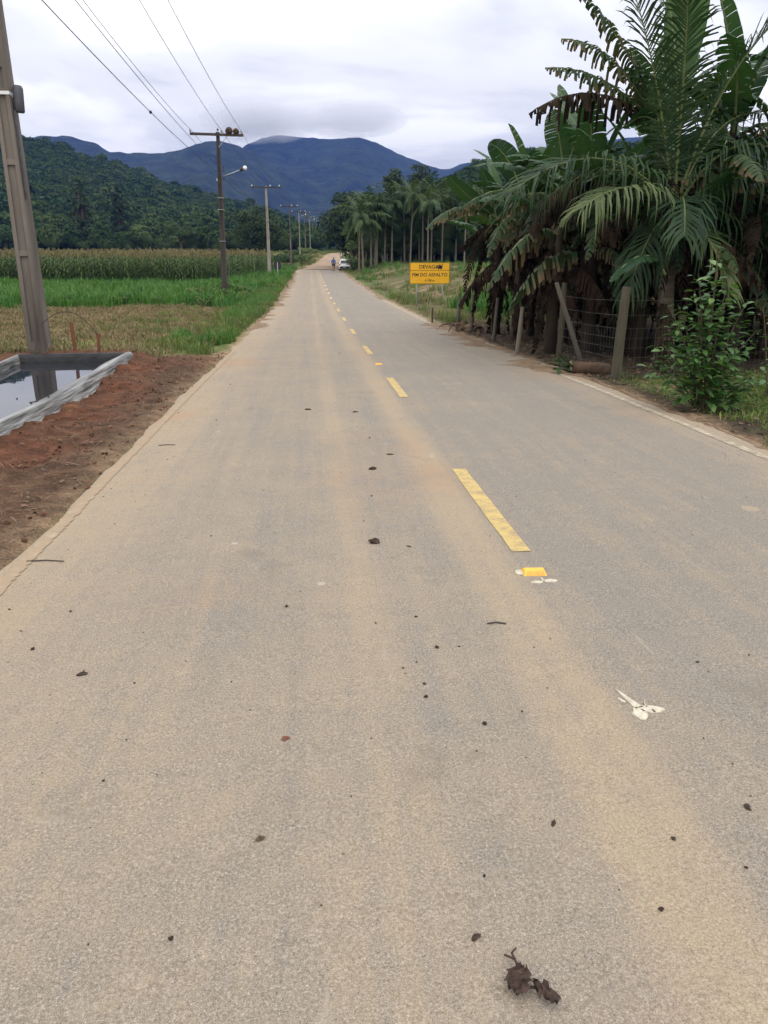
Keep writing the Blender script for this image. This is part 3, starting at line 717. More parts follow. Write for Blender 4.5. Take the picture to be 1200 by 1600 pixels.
def bush(name, loc, clumps, per, size, mat, label, group=None):
    e = empty(name, loc); tag(e, label, 'bush', group)
    mb = MB()
    for x, y, z, r in clumps[:10]: mb.tube([(random.uniform(-.1, .1), random.uniform(-.1, .1), -.15), (x * .5, y * .5, z * .6), (x, y, z)], [.03, .02, .008], 5)
    mb.build('stem', M['bark'], e)
    V, F_ = clump_crown(clumps, per, size); link('foliage', np_mesh('foliage', V, F_, M[mat]), e)
bush('bush', (4.45, 106.6, -.3), crown_clumps(1.15, .75, .8, 16, .35, .6, 14), 420, .18, 'leaf_pale', 'leafy bush hiding the right side of the white car')
bush('bush', (6.6, 107.0, .0), crown_clumps(1.3, .6, .7, 12, .35, .6, 15), 420, .17, 'leaf_pale', 'pale bush right of the leafy one, under the first palms')
bush('bush', (7.6, 236, 2.6), crown_clumps(2.0, 1.2, 1.1, 12, .6, .9, 16), 150, .3, 'leaf_dark', 'dark round bush beyond the end of the dirt road')
for i, (x, y, lab) in enumerate([(-4.6, 128, 'grey green roadside bush at the foot of the far poles'), (-2.6, 136, 'brownish green bush on the left bank of the dirt road'), (-1.4, 147, 'yellowish bush farther along the left bank of the dirt road')]):
    bush('bush', (x, y, float(zr(y))), crown_clumps(1.7 - .2 * i, .7, .8, 12, .4, .7, 17 + i), 240, .22, ['leaf_mid', 'leaf_pale', 'leaf_pale'][i], lab)
for i, (x, y, sz, lab) in enumerate([(-6.5, 134, 2.2, 'large low bush left of the slim dark pole'), (-4.2, 158, 2.4, 'rounded bush behind the pole with the white lamp'), (-1.5, 172, 2.0, 'bush beside the distant sixth pole'), (9.2, 165, 2.2, 'dry looking bush right of the dirt road bend'), (-9.5, 142, 2.6, 'wide bush behind the corn corner')]):
    bush('bush', (x, y, float(zr(y))), crown_clumps(sz, .8, .8, 20, .45, .8, 400 + i), 170, .26, ['leaf_mid', 'leaf_mid', 'leaf_pale', 'leaf_pale', 'leaf_mid'][i], lab)
# hedges beyond the road end
for i, (x0, x1, y, h) in enumerate([(-2, 14, 252, 1.2), (-4, 30, 268, 2.0)]):
    cl_ = np.array([(random.uniform(x0, x1), random.uniform(-1, 1), random.uniform(.4, h), random.uniform(.6, .9)) for _ in range(40)])
    bush('hedge', (0, y, 2.9), cl_, 40, .35, 'leaf_mid', ['low pale hedge crossing beyond the dirt road', 'taller hedge behind the low one past the dirt road'][i])

# --- corn
def corn_mesh(seed):
    g = random.Random(seed); mb = MB(); h = g.uniform(1.95, 2.25)
    mb.mi = 0
    mb.tube([(0, 0, 0), (g.uniform(-.03, .03), g.uniform(-.03, .03), h * .5), (g.uniform(-.06, .06), g.uniform(-.06, .06), h)], [.016, .013, .007], 4, False)
    for i in range(11):
        z = .25 + i * (h - .45) / 10; a = (i % 2) * math.pi + g.uniform(-.6, .6) + seed; ln = g.uniform(.45, .72) * (1 - .35 * abs(i / 10 - .5)); w = .045
        d = Vector((math.cos(a), math.sin(a), 0)); sd_ = Vector((-d.y, d.x, 0))
        pts = [(0, 0), (.35, .26), (.72, .20), (1.0, -.12 - g.random() * .2)]; ws = [.5, 1, .75, .05]
        vs = []
        for (s, u), wk in zip(pts, ws):
            c = Vector((0, 0, z)) + d * s * ln + Vector((0, 0, u * ln)); tw = g.uniform(-.3, .3)
            vs += [c - sd_ * w * wk + Vector((0, 0, tw * w)), c + sd_ * w * wk]
        mb.add(vs, [(0, 1, 3, 2), (2, 3, 5, 4), (4, 5, 7, 6)])
    mb.mi = 1
    for i in range(7):
        a = g.uniform(0, 6.28); q = g.uniform(.03, .13); c = Vector((math.cos(a) * q, math.sin(a) * q, h + g.uniform(.12, .30)))
        sd_ = Vector((-math.sin(a), math.cos(a), 0)) * .012
        mb.add([Vector((0, 0, h - .05)) - sd_, Vector((0, 0, h - .05)) + sd_, c + sd_ * 1.4, c - sd_ * 1.4], [(0, 1, 2, 3)])
    return mb.mesh('corn_plant', [M['corn'], M['tassel']])
cprotos = [corn_mesh(i) for i in range(6)]
cnt = 0; far_p = []
for row in range(46):
    y = 66.5 + row * .8 + (1.0 if row else 0) * random.uniform(-.08, .08)
    x = -8.4 + 2.6 * float(sst(72, 92, y)) - max(0, 3 - row) * .5 - random.uniform(0, .25)
    while x > -.62 * y:
        px, py = x + random.uniform(-.05, .05), y + random.uniform(-.1, .1)
        if cnt < 300:
            o = link('corn_plant', cprotos[cnt % 6], None, (px, py, float(gz(px, py))), (random.uniform(-.05, .05), random.uniform(-.05, .05), random.uniform(0, 6.28)), random.uniform(.93, 1.1))
            tag(o, 'tasselled corn plant in the front rows of the field', 'corn plant', 'corn plants at the front of the field'); cnt += 1
        else: far_p.append((px, py))
        x -= random.uniform(.18, .30) if row < 14 else random.uniform(.3, .5)
far_p = np.array(far_p)
scatter('corn_field', np.column_stack([far_p, gz(far_p[:, 0], far_p[:, 1])]), yawrot(len(far_p), .05), rng.uniform(.95, 1.15, len(far_p)), cprotos, 'rows of tasselled corn behind the front rows')

# --- grass
def tuft(seed, nb, h, spread, w, mat, lean=.5):
    g = random.Random(seed); mb = MB()
    for i in range(nb):
        a = g.uniform(0, 6.28); q = spread * math.sqrt(g.random()); b0 = Vector((q * math.cos(a), q * math.sin(a), -.03))
        a2 = g.uniform(0, 6.28); d = Vector((math.cos(a2), math.sin(a2), 0)); hh = h * g.uniform(.5, 1.1); ln = g.uniform(.1, lean) * hh
        sd_ = Vector((-d.y, d.x, 0)) * w * g.uniform(.7, 1.3)
        m1 = b0 + Vector((0, 0, hh * .6)) + d * ln * .35; tp = b0 + Vector((0, 0, hh * (1 - .25 * ln / hh))) + d * ln
        mb.add([b0 - sd_, b0 + sd_, m1 + sd_ * .8, m1 - sd_ * .8, tp], [(0, 1, 2, 3), (3, 2, 4)])
    return mb.mesh('tuft', mat)
def field(n, x0, x1, y0, y1, dens=None):
    x = rng.uniform(x0, x1, n); y = rng.uniform(y0, y1, n)
    if dens is not None:
        k = rng.random(n) < dens(x, y); x, y = x[k], y[k]
    return x, y
def put_grass(name, x, y, protos, smin, smax, label, tilt=.12, dz=0):
    z = gz(x, y) + dz
    return scatter(name, np.column_stack([x, y, z]), yawrot(len(x), tilt), rng.uniform(smin, smax, len(x)), protos, label)
lush = [tuft(i, 34, .72, .38, .014, M['grass_lush'], .7) for i in range(5)]
mix = [tuft(20 + i, 30, .42, .30, .010, M['grass_mix'], .8) for i in range(4)] + [tuft(30 + i, 26, .36, .28, .009, M['weed_brown'], .8) for i in range(2)]
dry = [tuft(40 + i, 26, .16, .26, .008, M['grass_dry'], 1.4) for i in range(4)] + [tuft(46, 26, .17, .26, .008, M['weed_brown'], 1.3)]
short = [tuft(50 + i, 30, .10, .22, .006, M['grass_mix'], 1.0) for i in range(4)]
x, y = field(9000, -46, -5.0, 36.5, 67, lambda x, y: (x > -.66 * y) * np.clip(.25 + 2.4 * (fbm(x, y, .18, 31) + .25), .2, 1) * sst(35, 40, y + fbm(x, y, .3, 33) * 16))
put_grass('lush_grass', x, y, lush + mix[:1], .35, 1.3, 'bright green long grass between the corn and the mown strip')
wprotos = []
for i in range(4):
    V, F_ = clump_crown(crown_clumps(.32, .22, .3, 7, .12, .22, 300 + i), 900, .11); wprotos.append(np_mesh('weed', V, F_, M['leaf_mid' if i % 2 else 'leaf_pale']))
x, y = field(900, -44, -5.0, 37, 66, lambda x, y: (x > -.66 * y) * sst(.0, .2, fbm(x, y, .22, 131) + .02))
put_grass('broadleaf_weeds', x, y, wprotos, .35, 1.05, 'darker broadleaf weeds in the bright green grass')
x, y = field(60, -7.6, -5.0, 43.5, 50, None)
put_grass('pole_foot_weeds', x, y, wprotos, .6, 1.4, 'dark weeds around the foot of the dark pole')
def verge(x, y): return sst(-3.15, -3.55, x + fbm(x, y, .5, 35) * .6) * (.06 + .94 * sst(-5.3, -4.2, x + (y - 18) * .0 ) * (1 - .0)) * (.35 + .65 * sst(18, 30, y)) * np.clip(.45 + 2.2 * (fbm(x, y, .35, 37) + .1), .1, 1)
x, y = field(5200, -7.0, -3.1, 15.8, 68, verge)
put_grass('verge_weeds', x, y, mix, .35, .95, 'green and brown weeds on the left roadside verge')
x, y = field(2600, -4.7, -3.15, 19.5, 62, lambda x, y: sst(-3.2, -3.6, x + fbm(x, y, .9, 135) * .7) * sst(-.02, .16, fbm(x, y, .35, 137) + .07))
put_grass('verge_bright_grass', x, y, lush[:2] + mix[:2], .25, .65, 'bright ragged grass spilling from the left verge')
x, y = field(2400, -9.5, -3.1, 60, 122, lambda x, y: sst(-3.1, -3.8, x) * .9)
put_grass('far_verge_grass', x, y, mix + lush[:2], .8, 1.5, 'tall grass on the far left verge')
x, y = field(4200, -22, 26, 117, 235, lambda x, y: (np.abs(x - np.interp(y, [116, 128, 140, 160, 180, 205, 232], [.3, .9, 1.9, 3.4, 5.2, 8.5, 14])) > 2.6) * np.clip(.35 + 2 * (fbm(x, y, .12, 133) + .1), .1, 1))
put_grass('far_bank_weeds', x, y, mix + dry, 1.0, 2.4, 'dry and green weeds on the banks of the dirt road')
x, y = field(11500, -26, -4.3, 14.4, 40, lambda x, y: (x > -.68 * y - .5) * np.clip(.35 + 1.6 * (fbm(x, y, .4, 39) + .2), .12, 1) * (pond_dist(x, y) > .7))
put_grass('mown_dry_grass', x, y, dry, .7, 1.4, 'short dry mown grass left of the road')
x, y = field(1300, -24, -4.6, 15.5, 38, lambda x, y: (x > -.68 * y) * sst(.02, .16, fbm(x, y, .3, 43) + .06))
put_grass('mown_green_regrowth', x, y, mix, .35, .7, 'patches of green regrowth in the dry mown grass')
x, y = field(4200, 3.4, 20, 26, 60, lambda x, y: sst(3.1, 3.9, x + fbm(x, y, .5, 45) * .6) * np.clip(.3 + 2 * (fbm(x, y, .3, 46) + .1), .05, 1))
put_grass('right_bank_weeds', x, y, mix + dry, .55, 1.15, 'brownish weeds on the right bank below the sign')
x, y = field(700, 5.2, 8.6, 29, 37, lambda x, y: np.exp(-((x - 6.6) / 1.3) ** 2 - ((y - 33) / 3.2) ** 2))
put_grass('right_lush_grass', x, y, lush, .7, 1.2, 'bright green tall grass behind the old posts right of the sign')
x, y = field(3600, 3.2, 30, 58, 126, lambda x, y: sst(3.05, 3.8, x) * np.clip(.25 + 2 * (fbm(x, y, .15, 48) + .1), .08, 1))
put_grass('right_far_grass', x, y, mix + lush[:1], .6, 1.15, 'grass on the right bank below the palm grove')
x, y = field(5200, 3.2, 8.5, 4.2, 13, lambda x, y: sst(3.25, 3.9, x + fbm(x, y, .8, 55) * .7) * np.clip(.35 + 2.2 * (fbm(x, y, .7, 56) + .05), .05, 1) * (1 - .7 * sst(10, 12, y)))
put_grass('near_right_grass', x, y, short, .5, 1.3, 'short mossy grass beside the fence and shrub')
# --- loose litter: straw, twigs, dead leaf scraps and clods
def scrap(seed, ln, w, mat):
    g = random.Random(seed); a = g.uniform(-.4, .4)
    vs = [(-ln / 2, -w / 2, .0), (-ln / 2, w / 2, .004), (0, w / 2 + a * w, .012), (0, -w / 2 + a * w, .010), (ln / 2, w * .2, g.uniform(0, .02)), (ln / 2, -w * .2, 0)]
    return MB().add(vs, [(0, 3, 2, 1), (3, 5, 4, 2)]).mesh('scrap', mat)
def stone(seed, mat, fl=.6):
    random.seed(seed); vs, fs = blob((0, 0, .25), (.5, .42, .5 * fl), 7, 4, .22); random.seed(99 + seed)
    return MB().add(vs, fs).mesh('clod', mat)
straws = [scrap(i, .22, .008, M['straw']) for i in range(4)] + [scrap(9 + i, .12, .012, M['litter']) for i in range(3)] + [scrap(20 + i, .09, .04, M['litter']) for i in range(4)]
clods = [stone(i, M['clod']) for i in range(5)]
gravels = [stone(10 + i, M['gravel']) for i in range(4)] + [stone(15 + i, M['clod_dark']) for i in range(3)]
x, y = field(8000, -6.8, -3.02, 3.5, 17, lambda x, y: (pond_dist(x, y) > .12) * (.10 + .9 * sst(-4.3, -3.5, x + fbm(x, y, .9, 57) * .9)))
scatter('bank_litter', np.column_stack([x, y, gz(x, y) + .02]), yawrot(len(x), .25), rng.uniform(.18, .6, len(x)), straws, 'dead straw and leaf litter on the dark soil beside the left road edge')
x, y = field(4200, -6.8, -3.02, 3.5, 17, lambda x, y: (pond_dist(x, y) > .1) * np.clip(.5 + 2 * fbm(x, y, 1.2, 58), .1, 1))
scatter('soil_clods', np.column_stack([x, y, gz(x, y)]), yawrot(len(x), .4), rng.uniform(.012, .05, len(x)) * rng.uniform(.4, 1.2, len(x)), clods, 'clods of red soil on the pond bank')
x, y = field(8500, 3.05, 6.2, 4.5, 27, lambda x, y: sst(3.05, 3.3, x + fbm(x, y, 1.1, 59) * .5) * (1 - .6 * sst(4, 6, x)))
scatter('verge_litter', np.column_stack([x, y, gz(x, y) + .02]), yawrot(len(x), .3), rng.uniform(.25, .85, len(x)), straws, 'dead leaf litter along the right road edge')
n = 1300
x = np.where(rng.random(n) < .5, rng.uniform(-3.0, 3.1, n), np.where(rng.random(n) < .6, -3.05 + np.abs(rng.normal(0, .28, n)), 3.1 - np.abs(rng.normal(0, .3, n)))); y = rng.uniform(1.0, 7.0, n) ** 1.75 
x = np.clip(x, -3.02, 3.12)
scatter('road_grit', np.column_stack([x, y, [road_z(a, b_) for a, b_ in zip(x, y)]]), yawrot(n, .3), rng.uniform(.003, .011, n) * (1 + (rng.random(n) < .04) * 1.0), gravels, 'loose grit and small stones on the asphalt')

# ------------------------------------------------------------------ palms
def frond_mesh(P1, P2, nl=34, ll=.5, w=.016, droop=.4, seed=0, mats=('frond', 'rachis'), lift=.25, start=.14, rr=.018, sag_side=0.0):
    g = random.Random(seed); n = nl + 1
    C = bezier((0, 0, 0), P1, P2, n); mb = MB(); mb.mi = 1
    mb.tube([tuple(c) for c in C[::max(1, nl // 8)]] + [tuple(C[-1])], [rr * (1 - .85 * i / (len(C[::max(1, nl // 8)]))) for i in range(len(C[::max(1, nl // 8)]) + 1)], 5, False)
    mb.mi = 0
    for i in range(n):
        s = i / (n - 1)
        if s < start: continue
        T = Vector(C[min(i + 1, n - 1)] - C[max(i - 1, 0)]).normalized()
        sd_ = T.cross(Vector((0, 0, 1)))
        if sd_.length < .05: sd_ = Vector((0, 1, 0))
        sd_.normalize(); nr = sd_.cross(T).normalized(); c = Vector(C[i])
        a0_ = R(72 - 40 * s); l = ll * (.45 + .55 * math.sin(math.pi * min(1, .12 + .82 * s))) * g.uniform(.85, 1.1)
        for sg in (-1, 1):
            if g.random() < .05: continue
            a = a0_ + g.uniform(-.16, .16); l = l * g.uniform(.86, 1.08)
            d = (T * math.cos(a) + sd_ * sg * math.sin(a) + nr * lift * g.uniform(.6, 1.3)).normalized()
            wv = (T - d * T.dot(d)).normalized() * w
            dn = Vector((0, 0, -1)); k = droop * g.uniform(.45, 1.55)
            p1 = c + d * l * .4 + dn * l * k * .10; p2 = c + d * l * .75 * (1 - .15 * k) + dn * l * k * .42; p3 = c + d * l * (1 - .35 * k) + dn * l * k * .85
            mb.add([c - wv * .6, c + wv * .6, p1 + wv, p1 - wv, p2 + wv * .75, p2 - wv * .75, p3], [(0, 1, 2, 3), (3, 2, 4, 5), (5, 4, 6)])
    return mb.mesh('frond', [M[mats[0]], M[mats[1]]])

M['frond_grove'] = pmat('frond_grove', (.026, .058, .018), (.052, .090, .028), 1.2, .55, spec=.25, transl=.25, rnd=.3)
GM = ('frond_grove', 'rachis')
gp = [frond_mesh((.5, 0, 1.0), (1.35, 0, 1.25), 22, .62, .030, .5, 1, GM, rr=.025), frond_mesh((.8, 0, .95), (2.0, 0, .45), 24, .66, .030, .75, 2, GM, rr=.025),
      frond_mesh((.95, 0, .6), (1.95, 0, -.45), 24, .62, .030, .9, 3, GM, rr=.025), frond_mesh((.7, 0, .25), (1.25, 0, -1.15), 20, .5, .028, .8, 4, GM, rr=.025)]
gpd = frond_mesh((.4, 0, -.1), (.55, 0, -1.5), 18, .4, .025, .9, 5, ('banana_dead', 'banana_dead'))
def grove_palm(x, y, top, lab, group, r=.10, nf=10, seed=0):
    g = random.Random(seed); z0 = float(gz(x, y)); e = empty('king_palm', (x, y, z0)); tag(e, lab, 'palm tree', group)
    h = top - z0 - 2.6 - g.uniform(0, 1.1); bx, by = g.uniform(-.25, .25), g.uniform(-.2, .2)
    MB().tube([(0, 0, -.2), (0, 0, .25), (bx * .3, by * .3, h * .5), (bx, by, h)], [r * 1.7, r * 1.15, r, r * .85], 8).build('trunk', M['palm_trunk'], e, smooth=True)
    MB().tube([(bx, by, h - .02), (bx, by, h + .35), (bx, by, h + .95)], [r * .95, r * 1.1, r * .6], 8).build('crownshaft', M['leaf_pale'], e, smooth=True)
    for i in range(nf):
        a = i * 2.4 + g.uniform(-.3, .3); k = 0 if i < 3 else (1 if i < 6 else (2 if i < 12 else 3))
        link('frond', gp[k], e, (bx, by, h + .85), (g.uniform(-.12, .12), g.uniform(-.15, .1), a), g.uniform(1.35, 1.85))
    if g.random() < .35: link('dead_frond', gpd, e, (bx, by, h + .5), (0, 0, g.uniform(0, 6.28)), 1.0)
GP = [(4.9, 8.9), (5.77, 9.1), (6.89, 8.2), (7.37, 9.5), (8.41, 8.95), (8.97, 10.0), (9.77, 9.0), (10.57, 11.1), (11.3, 10.4), (12.02, 9.0), (12.82, 10.8), (13.47, 9.7), (14.28, 10.4), (15.25, 10.1), (16.06, 9.7), (7.85, 8.6), (6.41, 9.3), (11.61, 11.2), (17.0, 10.0), (18.1, 10.6), (9.3, 9.8), (13.9, 11.0), (5.4, 8.2), (10.1, 8.4), (8.1, 10.4), (14.9, 11.2), (12.4, 8.6), (7.1, 8.9), (16.6, 11.0)]
ORD = ['first', 'second', 'third', 'fourth', 'fifth', 'sixth', 'seventh', 'eighth', 'ninth', 'tenth', 'eleventh', 'twelfth', 'thirteenth', 'fourteenth', 'fifteenth', 'sixteenth', 'seventeenth', 'eighteenth', 'nineteenth', 'twentieth', 'twenty-first', 'twenty-second', 'twenty-third', 'twenty-fourth', 'twenty-fifth', 'twenty-sixth', 'twenty-seventh', 'twenty-eighth', 'twenty-ninth', 'thirtieth']
rank = {x: k for k, x in enumerate(sorted(p[0] for p in GP))}
for i, (x, tp) in enumerate(GP):
    xk = rank[x]
    yv = 98 + (i * 7 % 11) * 1.5; x = 1.2 * 0 + (x + 1.2) * yv / 100 - 1.2
    lab = 'leftmost slender palm of the grove, nearest the white car' if xk == 0 else 'slender palm of the grove behind the sign, %s trunk from the left' % ORD[xk]
    grove_palm(x, yv, tp, lab, 'palms in the grove', r=random.uniform(.085, .125), nf=14 + i % 3, seed=i)
# dark undergrowth of the grove
x, y = rng.uniform(7.5, 34, 420), rng.uniform(108, 126, 420)
scatter('grove_undergrowth', np.column_stack([x, y, gz(x, y) - .2]), yawrot(420, .1), rng.uniform(.6, 1.35, 420), fprotos, 'dark undergrowth behind the palm trunks')

# near palm behind the wire fence
PX, PY, PZ = 5.3, 14.1, float(gz(5.3, 14.1))
e = empty('coconut_palm', (PX, PY, PZ)); tag(e, 'coconut palm with long arching fronds behind the wire fence', 'palm tree')
MB().tube([(.12, .1, -.3), (.12, .1, .15), (.02, .05, 1.0), (-.05, 0, 1.8), (-.08, -.05, 2.55)], [.24, .19, .15, .135, .16], 10, jit=.05).build('trunk', M['palm_trunk'], e, smooth=True)
C0 = np.array([5.21, 14.0, 2.29]); b0 = tuple(C0 - (PX, PY, PZ))
PF = [((4.71, 13.9, 4.41), (3.91, 13.6, 5.67), .75, .35), ((5.64, 13.8, 4.88), (6.75, 13.3, 5.49), .8, .35), ((3.69, 13.2, 3.75), (1.95, 12.6, 2.55), .85, .75),
      ((4.07, 12.9, 3.0), (2.95, 12.2, 2.30), .7, .75), ((5.82, 13.5, 4.08), (6.9, 13.0, 2.88), .85, .8), ((6.15, 13.7, 2.74), (7.15, 13.4, 1.16), .8, .8),
      ((5.52, 13.2, 2.15), (5.81, 12.8, 1.0), .5, .5), ((4.3, 14.2, 3.6), (3.1, 14.6, 2.6), .8, .7), ((5.9, 14.4, 4.3), (7.3, 14.9, 4.0), .8, .6),
      ((5.25, 14.3, 4.8), (5.0, 15.0, 6.2), .75, .4), ((4.6, 13.4, 2.3), (4.1, 12.9, 1.15), .65, .9), ((6.0, 13.4, 3.4), (7.6, 12.6, 2.4), .8, .8), ((4.9, 13.5, 4.6), (4.55, 12.9, 5.4), .7, .4),
      ((5.0, 13.2, 2.9), (4.6, 12.2, 1.9), .7, .85)]
for i, (p1, p2, ll, dr) in enumerate(PF):
    ln = np.linalg.norm(np.array(p2) - C0)
    me = frond_mesh(np.array(p1) - C0, np.array(p2) - C0, int(36 + ln * 9), ll * 1.34, .0175, dr, 30 + i, ('frond_pale', 'rachis') if i in (3, 6) else ('frond', 'rachis'), rr=.026)
    link('frond', me, e, b0)
for i in range(5): link('dead_frond', gpd, e, (b0[0], b0[1], b0[2] - .15), (random.uniform(-.1, .1), 0, 2.4 * i + 1.5), .8)

# ------------------------------------------------------------------ banana plants
def banana_leaf(P1, P2, W, torn=0.0, droop=.3, fold=.25, seed=0, mat='banana', roll=0.0, ns=15, crumple=0.0, start=.13):
    g = random.Random(seed); n = ns + 1
    C = bezier((0, 0, 0), P1, P2, 41); V, F_, E_ = [], [], []
    ln = float(np.sum(np.linalg.norm(np.diff(C, axis=0), axis=1)))
    def at(s):
        f = s * 40; i = min(39, int(f)); return Vector(C[i] * (1 - f + i) + C[i + 1] * (f - i))
    for sg in (-1, 1):
        base_dr = droop * g.uniform(.8, 1.2)
        s = start; ph = g.uniform(0, 6)
        for kx in range(ns):
            s1 = start + (1 - start) * (kx + 1) / ns
            gap = torn * g.uniform(.0, .35) * (s1 - s)
            dk = base_dr * (1 + torn * g.uniform(-.55, .9)); fk = fold * (1 - torn * g.uniform(0, .7)); skew = .3 + torn * g.uniform(-.2, .25)
            cut = 1 - torn * g.random() * .25
            rows = []
            for ss in (s + gap * .5, s1 - gap * .5):
                u = (ss - start) / (1 - start)
                w = W * max(.03, math.sin(math.pi * min(1, .06 + .94 * u)) ** .42) * (1 - .25 * u ** 3) * cut
                c = at(min(ss, .999)); T = (at(min(1, ss + .03)) - at(max(0, ss - .03))).normalized()
                sd_ = T.cross(Vector((0, 0, 1)))
                if sd_.length < .12: sd_ = Vector((-T.y, T.x, 0)) if abs(T.x) + abs(T.y) > .02 else Vector((0, 1, 0))
                sd_.normalize()
                if roll: sd_ = Matrix.Rotation(roll, 3, T) @ sd_
                nr = sd_.cross(T).normalized(); rows.append((c, T, sd_, nr, w))
            b0_ = len(V)
            for q in (0, .35, .7, 1.0):
                for (c, T, sd_, nr, w) in rows:
                    d = q * w
                    p = c + sd_ * sg * d * math.cos(fk) * (1 - .25 * dk * q) + nr * d * math.sin(fk) + T * d * skew * .5 + Vector((0, 0, -1)) * dk * d * q
                    if crumple: p = p + Vector((g.uniform(-1, 1), g.uniform(-1, 1), g.uniform(-1, 1))) * crumple * (q + .15)
                    V.append(p); E_.append(q)
            for j in range(3): F_.append((b0_ + 2 * j, b0_ + 2 * j + 1, b0_ + 2 * j + 3, b0_ + 2 * j + 2))
            s = s1
    me = np_mesh('leaf', np.array([tuple(p) for p in V]), np.array(F_), M[mat], True, {'edge': ('FLOAT', E_)})
    mb = MB(); pts = [tuple(C[i]) for i in range(0, 41, 8)]; mb.tube(pts, [.024, .02, .016, .012, .008, .003], 5, False)
    rib = mb.mesh('midrib', M['banana_dead'] if 'dead' in mat else M['banana_rib'])
    return me, rib
def put_leaf(parent, lf, loc, rot=(0, 0, 0), sc=1.0, name='leaf'):
    o = link(name, lf[0], parent, loc, rot, sc); link('midrib', lf[1], o); return o
BG = [banana_leaf((.25, 0, 1.0), (.75, 0, 1.75), .30, .15, .12, .35, 1), banana_leaf((.3, 0, 1.05), (1.05, 0, 1.55), .31, .25, .2, .3, 2), banana_leaf((.6, 0, 1.05), (1.65, 0, .75), .31, .6, .45, .2, 3),
      banana_leaf((.75, 0, .75), (1.85, 0, -.05), .30, .9, .7, .1, 4, 'banana_torn', ns=24), banana_leaf((.7, 0, .5), (1.55, 0, -.85), .28, 1, .9, .05, 5, 'banana_torn', ns=24), banana_leaf((.5, 0, .95), (1.5, 0, .95), .30, .5, .4, .25, 6)]
BD = [banana_leaf((.55, 0, .25), (.75, 0, -1.35), .20, 1, 1.2, 0, 7, 'banana_dead', crumple=.03, ns=24), banana_leaf((.35, 0, .05), (.42, 0, -1.5), .17, 1, .9, .2, 8, 'banana_dead', crumple=.03, ns=24),
      banana_leaf((.28, 0, -.1), (.25, 0, -1.35), .15, 1, .6, .3, 9, 'banana_dead', crumple=.03, ns=24), banana_leaf((.8, 0, .45), (1.5, 0, -.75), .24, 1, 1.3, 0, 10, 'banana_dead', crumple=.025, ns=26)]
def banana(x, y, h, lab, group=None, green=(0, 1, 2, 3, 3, 4, 5), dead=8, seed=0, sc=1.0, custom=(), stem_r=.11, deadset=(0, 1, 2, 3)):
    g = random.Random(seed * 7 + 3); z0 = float(gz(x, y)); e = empty('banana_plant', (x, y, z0)); tag(e, lab, 'banana plant', group)
    lx, ly = g.uniform(-.2, .2), g.uniform(-.2, .2)
    MB().tube([(0, 0, -.2), (0, 0, .2), (lx * .4, ly * .4, h * .5), (lx, ly, h)], [stem_r * 1.3, stem_r * 1.15, stem_r, stem_r * .55], 9, jit=.08).build('stem', M['banana_stem'], e, smooth=True)
    for i, k in enumerate(green):
        put_leaf(e, BG[k], (lx, ly, h - .08 * i), (g.uniform(-.15, .15), g.uniform(-.12, .12), g.uniform(-.5, .5) + i * 2.4 + seed), sc * g.uniform(.85, 1.12))
    for i in range(dead):
        zz = h - .15 - g.random() * h * .45
        put_leaf(e, BD[deadset[(i + seed) % len(deadset)]], (lx * zz / h, ly * zz / h, zz), (g.uniform(-.1, .1), g.uniform(-.1, .1), i * 2.4 + g.uniform(-.5, .5)), g.uniform(.75, 1.15), 'dead_leaf')
    for (bs, p1, p2, W, torn, dr, mat, roll) in custom:
        b_ = np.array(bs); lf = banana_leaf(np.array(p1) - b_, np.array(p2) - b_, W, torn, dr, .25, g.randrange(999), mat, roll, 34 if torn > .5 else 20)
        put_leaf(e, lf, tuple(b_ - (x, y, z0)), name='dead_leaf' if 'dead' in mat else 'leaf')
    return e
grp = 'banana plants along the right roadside'
B1 = (5.36, 15.5, 3.95)
banana(5.5, 15.6, 4.1, 'tallest banana plant, with a broad upright leaf, behind the coconut palm', grp, (0, 1, 5), 6, 1, custom=[
    (B1, (4.75, 15.2, 5.15), (3.40, 15.0, 6.05), .30, 1, .8, 'banana_torn', 0), (B1, (4.30, 15.1, 5.25), (3.22, 14.8, 5.15), .26, 1, .9, 'banana_torn', 0), (B1, (4.05, 15, 4.85), (2.91, 14.6, 4.66), .24, 1, 1.0, 'banana_torn', 0),
    (B1, (3.85, 14.9, 4.75), (2.62, 14.4, 3.92), .27, 1, 1.2, 'banana_dead', 0), ((5.56, 15.2, 4.35), (5.55, 15.16, 5.6), (5.54, 15.1, 7.2), .40, 0, .02, 'banana_bright', 0), (B1, (5.0, 15.2, 4.2), (4.45, 14.9, 3.75), .36, .1, .2, 'banana', .5),
    (B1, (6.2, 15.4, 5.3), (7.3, 15.2, 5.0), .32, .4, .4, 'banana', 0)])
B2 = (3.85, 21.3, 2.5)
banana(3.85, 21.4, 2.7, 'leftmost banana plant with a torn leaf drooping towards the sign', grp, (0, 1), 12, 2, deadset=(1, 2, 0), custom=[(B2, (2.7, 21.2, 3.25), (1.80, 20.9, 2.25), .36, .8, .75, 'banana_torn', 0), (B2, (2.9, 21.2, 3.0), (2.3, 20.6, 3.5), .3, .2, .2, 'banana', .4), (B2, (3.0, 20.8, 2.3), (2.78, 20.5, .7), .22, 1, .9, 'banana_dead', 0)])
B3 = (3.9, 19.3, 2.9)
banana(3.9, 19.4, 3.0, 'banana plant with upright green leaf above a brown leaf skirt, second from the sign', grp, (1, 2, 3, 4), 12, 3, custom=[(B3, (3.5, 19.2, 3.9), (2.95, 19.0, 4.05), .34, .1, .15, 'banana', .8), (B3, (3.2, 18.8, 3.3), (2.2, 18.5, 2.6), .28, 1, .9, 'banana_torn', 0)])
B4 = (4.3, 17.6, 3.2)
